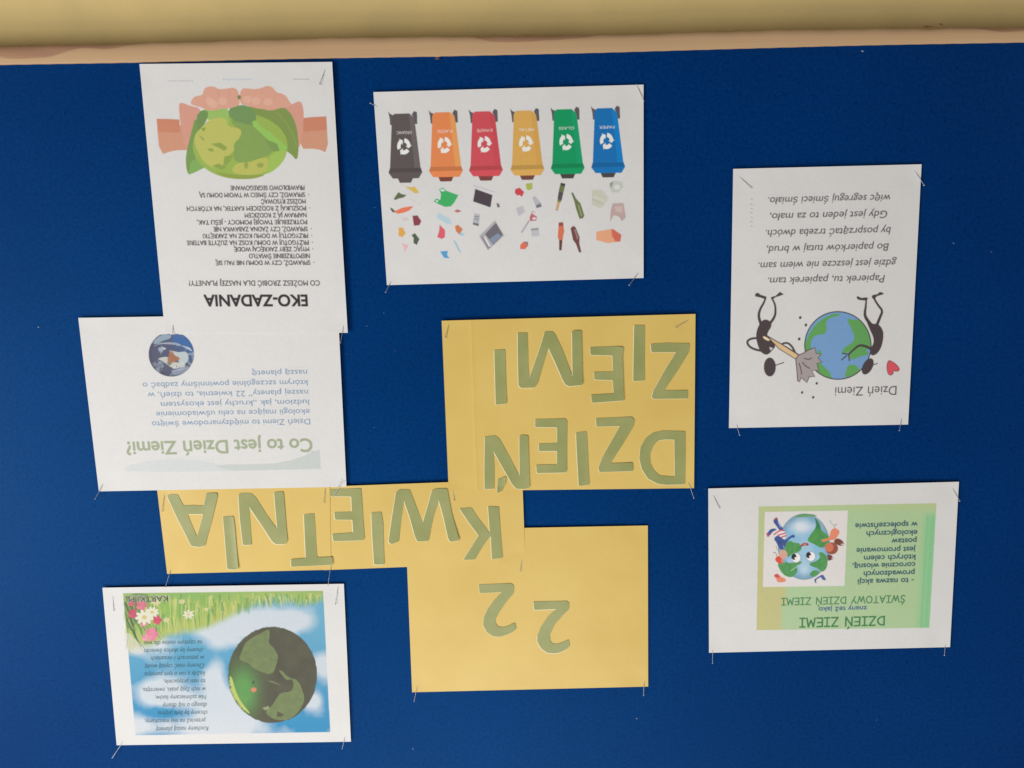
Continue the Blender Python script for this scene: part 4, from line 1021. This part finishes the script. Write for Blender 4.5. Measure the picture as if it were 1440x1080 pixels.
I.region('printed_figure', i2([(560, 130), (760, 130), (870, 70), (950, 120), (960, 600), (890, 900), (880, 1010), (740, 1160), (620, 1160), (610, 1040), (720, 920), (690, 800), (380, 990), (370, 850), (600, 730), (760, 780), (760, 640), (650, 430)]), 'black figure leaning over the globe')
I.region('printed_figure', i1([(270, 90), (430, 130), (600, 80), (670, 130), (570, 300), (510, 560), (860, 860), (820, 960), (660, 980), (540, 960), (560, 1120), (480, 1180), (390, 1120), (380, 920), (160, 760), (180, 660), (280, 640), (300, 400), (380, 200)]), 'black figure holding a broom')
I.region('printed_heart', ht)
I.text('Dzień Ziemi', 1261, 1174.5, 542.8, 12.4, (72, 68, 70), bold=.008, part='heading')
for st, xr, xl, y in [('Papierek tu, papierek tam.', 1244.4, 1080, 386.8), ('gdzie jest jeszcze nie wiem sam.', 1261, 1066.7, 364.8), ('Bo papierków tutaj w brud,', 1250, 1078.5, 342.3), ('by posprzątać trzeba dwóch.', 1252.8, 1077, 319.3), ('Gdy jest jeden to za mało,', 1247.8, 1083, 296.2), ('więc segreguj śmieci śmiało.', 1252, 1080.5, 273.4)]:
    I.text(st, xr, xl, y, 10.2, (84, 80, 80), shear=.16, bold=.024)
for k, y in enumerate([279.5, 287, 293, 298.5, 305, 311.5, 317.5]):
    I.stroke([(1056 - (k % 2), y), (1058.5, y + 1.2)], (150, 146, 142), 1.5, 1.0, it=0, alpha=.8)

# ---- build the white sheets
A.build('tall white sheet with two printed hands holding a green globe, above the Earth question sheet', WHITES)
B.build('white sheet with a small blue Earth photograph and pale blue lettering', WHITES)
C.build('white sheet printed with six coloured bins and scattered rubbish', WHITES)
G.build('white sheet with a dark turf globe in a cloudy blue sky and pink flowers', WHITES)
Hs.build('white sheet with a green printed slide and a cartoon globe with eyes', WHITES)
I.build('tall white sheet with two black figures, a broom and a heart', WHITES)

# ---- yellow cards
Fc = Sheet('card', (297, 210), [(570.4, 745.6), (911, 739), (911.5, 965.5), (579.5, 973.5)], 1.9, .5, .10, 21)
Er = Sheet('card', (236, 103), [(455, 684.5), (734.6, 674.2), (738.7, 790.8), (455, 801.8)], 2.7, .25, .06, 22, crease=())
El = Sheet('card', (208, 103), [(220.8, 688), (463.6, 683), (465.6, 801.2), (235, 807)], 3.2, .25, .06, 23)
D = Sheet('card', (297, 210), [(621, 451), (978, 441.5), (976, 686.5), (631, 690.5)], 3.6, .8, .16, 24, crease=((262, .25),))
Fc.build('yellow card with the two green numerals 2 at the bottom of the board', YELLOWS, YELLOW, 'letter_card', 'card')
Er.build('narrow yellow card with the first four green letters, KWIE, of KWIETNIA', YELLOWS, YELLOW, 'letter_card', 'card')
El.build('narrow yellow card with the last four green letters, TNIA, of KWIETNIA', YELLOWS, YELLOW, 'letter_card', 'card')
D.build('large yellow card with green letters spelling DZIEŃ ZIEMI', YELLOWS, YELLOW, 'letter_card', 'card')

d1 = lambda p: crop(620, 440, 8, p); d2 = lambda p: crop(800, 440, 8, p); d3 = lambda p: crop(620, 570, 8, p); d4 = lambda p: crop(800, 570, 8, p)
e5 = lambda p: crop(220, 680, 8, p); e6 = lambda p: crop(390, 680, 8, p); e7 = lambda p: crop(565, 680, 8, p); f8 = lambda p: crop(660, 810, 9, p)
def put(sheet, name, loops, label, lift=(0, 0)): return sheet.letter(name, loops, label, lift)
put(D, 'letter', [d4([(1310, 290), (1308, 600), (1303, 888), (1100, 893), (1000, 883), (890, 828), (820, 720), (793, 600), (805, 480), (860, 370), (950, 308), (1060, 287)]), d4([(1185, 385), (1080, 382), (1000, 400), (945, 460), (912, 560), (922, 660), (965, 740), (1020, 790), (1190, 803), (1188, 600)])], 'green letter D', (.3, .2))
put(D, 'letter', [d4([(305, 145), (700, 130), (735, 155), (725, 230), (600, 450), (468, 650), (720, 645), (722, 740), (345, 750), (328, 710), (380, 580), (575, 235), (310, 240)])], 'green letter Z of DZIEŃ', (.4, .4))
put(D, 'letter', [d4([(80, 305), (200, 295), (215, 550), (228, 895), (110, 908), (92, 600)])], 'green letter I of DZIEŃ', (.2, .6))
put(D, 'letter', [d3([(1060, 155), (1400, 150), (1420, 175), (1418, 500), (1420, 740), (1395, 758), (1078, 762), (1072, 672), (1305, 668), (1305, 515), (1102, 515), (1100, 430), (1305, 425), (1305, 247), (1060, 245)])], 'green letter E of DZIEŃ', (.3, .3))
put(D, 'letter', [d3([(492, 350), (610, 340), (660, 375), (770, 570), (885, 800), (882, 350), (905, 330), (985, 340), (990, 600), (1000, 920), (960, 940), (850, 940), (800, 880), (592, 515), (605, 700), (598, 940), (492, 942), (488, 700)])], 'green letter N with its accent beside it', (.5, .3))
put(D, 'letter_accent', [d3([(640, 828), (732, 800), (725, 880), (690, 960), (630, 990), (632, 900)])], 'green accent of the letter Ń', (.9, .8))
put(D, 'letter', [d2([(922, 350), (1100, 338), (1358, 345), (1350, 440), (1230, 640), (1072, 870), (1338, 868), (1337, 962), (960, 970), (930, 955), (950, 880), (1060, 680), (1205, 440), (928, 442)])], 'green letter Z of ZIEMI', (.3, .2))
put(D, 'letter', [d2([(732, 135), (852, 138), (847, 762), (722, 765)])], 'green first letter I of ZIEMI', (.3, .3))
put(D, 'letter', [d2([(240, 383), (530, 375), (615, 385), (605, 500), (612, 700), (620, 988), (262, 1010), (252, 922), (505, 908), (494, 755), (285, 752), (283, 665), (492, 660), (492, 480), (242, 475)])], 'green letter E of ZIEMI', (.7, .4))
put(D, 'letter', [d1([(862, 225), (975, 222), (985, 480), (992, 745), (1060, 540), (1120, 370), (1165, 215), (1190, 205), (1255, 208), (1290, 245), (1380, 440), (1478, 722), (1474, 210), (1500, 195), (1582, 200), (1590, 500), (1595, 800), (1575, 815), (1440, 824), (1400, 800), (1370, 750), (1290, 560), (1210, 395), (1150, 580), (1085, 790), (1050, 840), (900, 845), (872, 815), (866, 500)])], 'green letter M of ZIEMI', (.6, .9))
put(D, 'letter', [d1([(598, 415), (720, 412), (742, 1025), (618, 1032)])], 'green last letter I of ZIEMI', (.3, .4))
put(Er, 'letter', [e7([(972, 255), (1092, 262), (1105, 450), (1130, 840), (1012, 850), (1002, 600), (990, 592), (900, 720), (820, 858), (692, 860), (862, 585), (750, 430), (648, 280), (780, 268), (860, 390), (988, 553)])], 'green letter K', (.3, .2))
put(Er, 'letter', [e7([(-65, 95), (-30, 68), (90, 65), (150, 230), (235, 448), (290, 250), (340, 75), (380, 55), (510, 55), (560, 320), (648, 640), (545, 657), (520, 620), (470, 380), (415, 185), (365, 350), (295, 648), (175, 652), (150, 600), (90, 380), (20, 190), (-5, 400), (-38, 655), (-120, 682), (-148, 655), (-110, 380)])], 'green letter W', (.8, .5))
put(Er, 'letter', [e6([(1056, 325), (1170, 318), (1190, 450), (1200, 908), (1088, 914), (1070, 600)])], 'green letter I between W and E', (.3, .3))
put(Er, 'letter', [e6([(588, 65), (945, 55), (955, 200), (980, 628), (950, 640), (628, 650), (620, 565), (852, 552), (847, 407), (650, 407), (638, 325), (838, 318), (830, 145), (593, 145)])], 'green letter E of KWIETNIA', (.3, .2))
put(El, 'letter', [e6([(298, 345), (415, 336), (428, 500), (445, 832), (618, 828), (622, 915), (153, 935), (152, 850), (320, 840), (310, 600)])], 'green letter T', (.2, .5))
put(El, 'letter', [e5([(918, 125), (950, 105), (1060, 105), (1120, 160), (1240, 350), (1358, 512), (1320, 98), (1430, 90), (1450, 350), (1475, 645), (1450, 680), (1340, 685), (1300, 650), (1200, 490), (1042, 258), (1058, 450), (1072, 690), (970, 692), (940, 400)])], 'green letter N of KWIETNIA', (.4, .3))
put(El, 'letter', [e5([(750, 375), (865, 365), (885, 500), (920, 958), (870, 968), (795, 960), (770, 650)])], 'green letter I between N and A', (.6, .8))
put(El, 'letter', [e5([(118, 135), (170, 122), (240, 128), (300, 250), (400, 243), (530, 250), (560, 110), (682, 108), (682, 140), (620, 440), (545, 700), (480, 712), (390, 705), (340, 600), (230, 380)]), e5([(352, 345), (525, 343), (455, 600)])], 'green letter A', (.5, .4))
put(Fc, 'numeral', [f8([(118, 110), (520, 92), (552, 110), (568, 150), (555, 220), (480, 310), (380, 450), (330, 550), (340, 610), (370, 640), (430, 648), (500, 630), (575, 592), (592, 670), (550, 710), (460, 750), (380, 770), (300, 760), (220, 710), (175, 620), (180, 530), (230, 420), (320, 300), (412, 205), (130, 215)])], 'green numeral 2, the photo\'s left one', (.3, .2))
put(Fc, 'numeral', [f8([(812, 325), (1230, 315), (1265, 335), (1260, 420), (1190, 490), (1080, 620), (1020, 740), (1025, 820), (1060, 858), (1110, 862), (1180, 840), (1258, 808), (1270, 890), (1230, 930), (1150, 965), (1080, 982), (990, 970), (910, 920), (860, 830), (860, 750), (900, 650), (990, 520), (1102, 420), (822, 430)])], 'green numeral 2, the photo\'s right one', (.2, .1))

# ------------------------------------------------------------------ pins
def pin(a, b_, label, ha=1.6, rise=6.0, headr=.85, r=.29):
    p0 = Vector(P(a[0], a[1], ha)); p1 = Vector(P(b_[0], b_[1], ha + rise * .5))
    ax = (p1 - p0).normalized(); q0 = p0 - ax * .004
    side = ax.orthogonal().normalized(); up = ax.cross(side)
    root = empty('dressmaker_pin', tuple(p0), label, 'pin', 'thin steel pins holding the sheets')
    n = 8; vs = []; rings = [(q0, .05), (p0, r), (p1, r)]
    for c, rr_ in rings:
        for k in range(n):
            t = 2 * math.pi * k / n; vs.append(c + (side * math.cos(t) + up * math.sin(t)) * rr_ / 1000)
    fc = [(j * n + k, j * n + (k + 1) % n, (j + 1) * n + (k + 1) % n, (j + 1) * n + k) for j in range(2) for k in range(n)]
    make('shaft', vs, fc, METAL, root)
    hv = []; prof_ = [(-.5, .2), (-.3, .8), (0, 1), (.35, .75), (.5, .1)]
    for z, rr_ in prof_:
        for k in range(n):
            t = 2 * math.pi * k / n; hv.append(p1 + ax * z * headr / 1000 + (side * math.cos(t) + up * math.sin(t)) * rr_ * headr / 1000)
    hf = [(j * n + k, j * n + (k + 1) % n, (j + 1) * n + (k + 1) % n, (j + 1) * n + k) for j in range(4) for k in range(n)] + [tuple(range(4 * n, 5 * n))]
    make('head', hv, hf, HEAD, root)

PINS = [
 ((457, 99), (449.3, 119), 'faint pin in the upper right corner of the sheet with two hands', 4.6, 4), ((483.2, 458.5), (478.8, 482), 'pin in the lower right corner of the sheet with two hands', 4.6, 5), ((243.3, 458), (242.8, 470), 'short pin just over the small blue Earth photograph', 4.6, 4),
 ((144.5, 681), (133.8, 701.5), 'long pin sticking out past the lower left corner of the Earth question sheet', 3.4, 7), ((470.6, 695.5), (480.2, 677.8), 'pin between the Earth question sheet and the green letter E', 3.4, 6),
 ((457.2, 687.5), (455, 707.5), 'pin at the top of the seam between the two narrow yellow cards', 2.9, 4), ((231, 698), (227.3, 719.5), 'pin at the upper left corner of the card ending in A', 2.9, 4), ((239.6, 803), (232.5, 825.6), 'pin hanging from the lower left corner of the card ending in A', 2.9, 7), ((464.6, 800), (461.2, 823), 'pin hanging below the green letter T, over the turf globe sheet', 2.9, 7),
 ((637.4, 687.5), (638.4, 703.8), 'pin between the green letters W and K', 2.4, 3.5), ((733.9, 788), (731.4, 804), 'pin below the green letter K, on the numeral card', 2.4, 4),
 ((530.5, 150), (520.5, 145), 'pin poking out left of the bin sheet, near its dark grey bin', 2.4, 4), ((896.5, 122), (905.2, 142), 'pin in the upper right corner of the bin sheet, by its blue bin', 2.4, 4), ((549.8, 396), (542.2, 411), 'pin at the lower left corner of the bin sheet', 2.4, 6), ((898.3, 383), (884.8, 401), 'pin at the lower right corner of the bin sheet', 2.4, 6),
 ((630.6, 458.5), (626.2, 475), 'pin in the upper left corner of the card spelling DZIEŃ ZIEMI', 3.4, 3), ((966.6, 451), (950, 461), 'pin in the upper right corner of the card spelling DZIEŃ ZIEMI', 3.4, 3), ((968.6, 680), (975.8, 700.6), 'pin at the lower right corner of the card, beside the letter D', 3.4, 7),
 ((586.6, 965), (582.4, 986), 'pin at the lower left corner of the numeral card', 1.4, 7), ((905.6, 957), (905, 978), 'pin at the lower right corner of the numeral card', 1.4, 7),
 ((158.6, 837), (159.6, 859), 'pin in the upper left corner of the turf globe sheet', 2.4, 4), ((475, 826.5), (471.5, 850), 'pin in the upper right corner of the turf globe sheet', 2.4, 4), ((173.6, 1042), (157.6, 1066), 'pin past the lower left corner of the turf globe sheet', 2.4, 7), ((485, 1036), (481.3, 1052.6), 'pin at the lower right corner of the turf globe sheet', 2.4, 6),
 ((1003.6, 697.5), (1011.6, 715), 'pin in the upper left corner of the green slide sheet', 2.4, 4), ((1339.5, 687), (1349.6, 704.6), 'pin in the upper right corner of the green slide sheet', 2.4, 5), ((1002, 913), (1002, 932.6), 'pin at the lower left corner of the green slide sheet', 2.4, 7), ((1329.6, 905), (1328, 921.6), 'pin at the lower right corner of the green slide sheet', 2.4, 6),
 ((1041.5, 250), (1056.5, 264.6), 'pin in the upper left corner of the broom sheet', 2.4, 4), ((1286.6, 241), (1299.6, 260.6), 'pin in the upper right corner of the broom sheet', 2.4, 6), ((1035, 594.5), (1040, 612), 'pin at the lower left corner of the broom sheet', 2.4, 7), ((1268, 589), (1264.6, 605.6), 'pin at the lower right corner of the broom sheet', 2.4, 6)]
for a, b_, lb, ha, rise in PINS: pin(a, b_, lb, ha + .6, rise)

# ------------------------------------------------------------------ lint, flecks and small scars in the felt
lv, lf_ = [], []
rl = random.Random(12)
def fleck(px, py, ln, wd, ang):
    a = math.radians(ang); n0 = len(lv)
    dx, dy = math.cos(a) * ln / 2, math.sin(a) * ln / 2; nx_, ny_ = -math.sin(a) * wd / 2, math.cos(a) * wd / 2
    bend = rl.uniform(-.25, .25) * ln
    mid = (px + nx_ / wd * bend, py + ny_ / wd * bend)
    for (x, y), hh in [((px - dx, py - dy), .1), ((mid[0] + nx_, mid[1] + ny_), .5), ((px + dx, py + dy), .1), ((mid[0] - nx_, mid[1] - ny_), .5), (mid, .9)]:
        lv.append(tuple(P(x, y, hh)))
    for k in range(4): lf_.append((n0 + k, n0 + (k + 1) % 4, n0 + 4))
for q_ in [(1213, 72, 5, 3, 20), (1341, 342, 4, 2.2, 50), (1394, 354, 3, 1.2, 30), (895.5, 1010.5, 2.5, 2.2, 0), (580.5, 1053, 2.6, 2.4, 80), (54, 460, 3, 2, 20), (1233, 1012.5, 2, 1.6, 0), (540, 440, 2.5, 1.4, 30)]: fleck(*q_)
for k in range(46):
    fleck(rl.uniform(10, 1430), rl.uniform(110, 1070), rl.uniform(1.2, 5.0), rl.uniform(.25, .7), rl.uniform(0, 180))
lint = make('lint', lv, lf_, LINT, board, smooth_shade=False)
lint['kind'] = 'stuff'
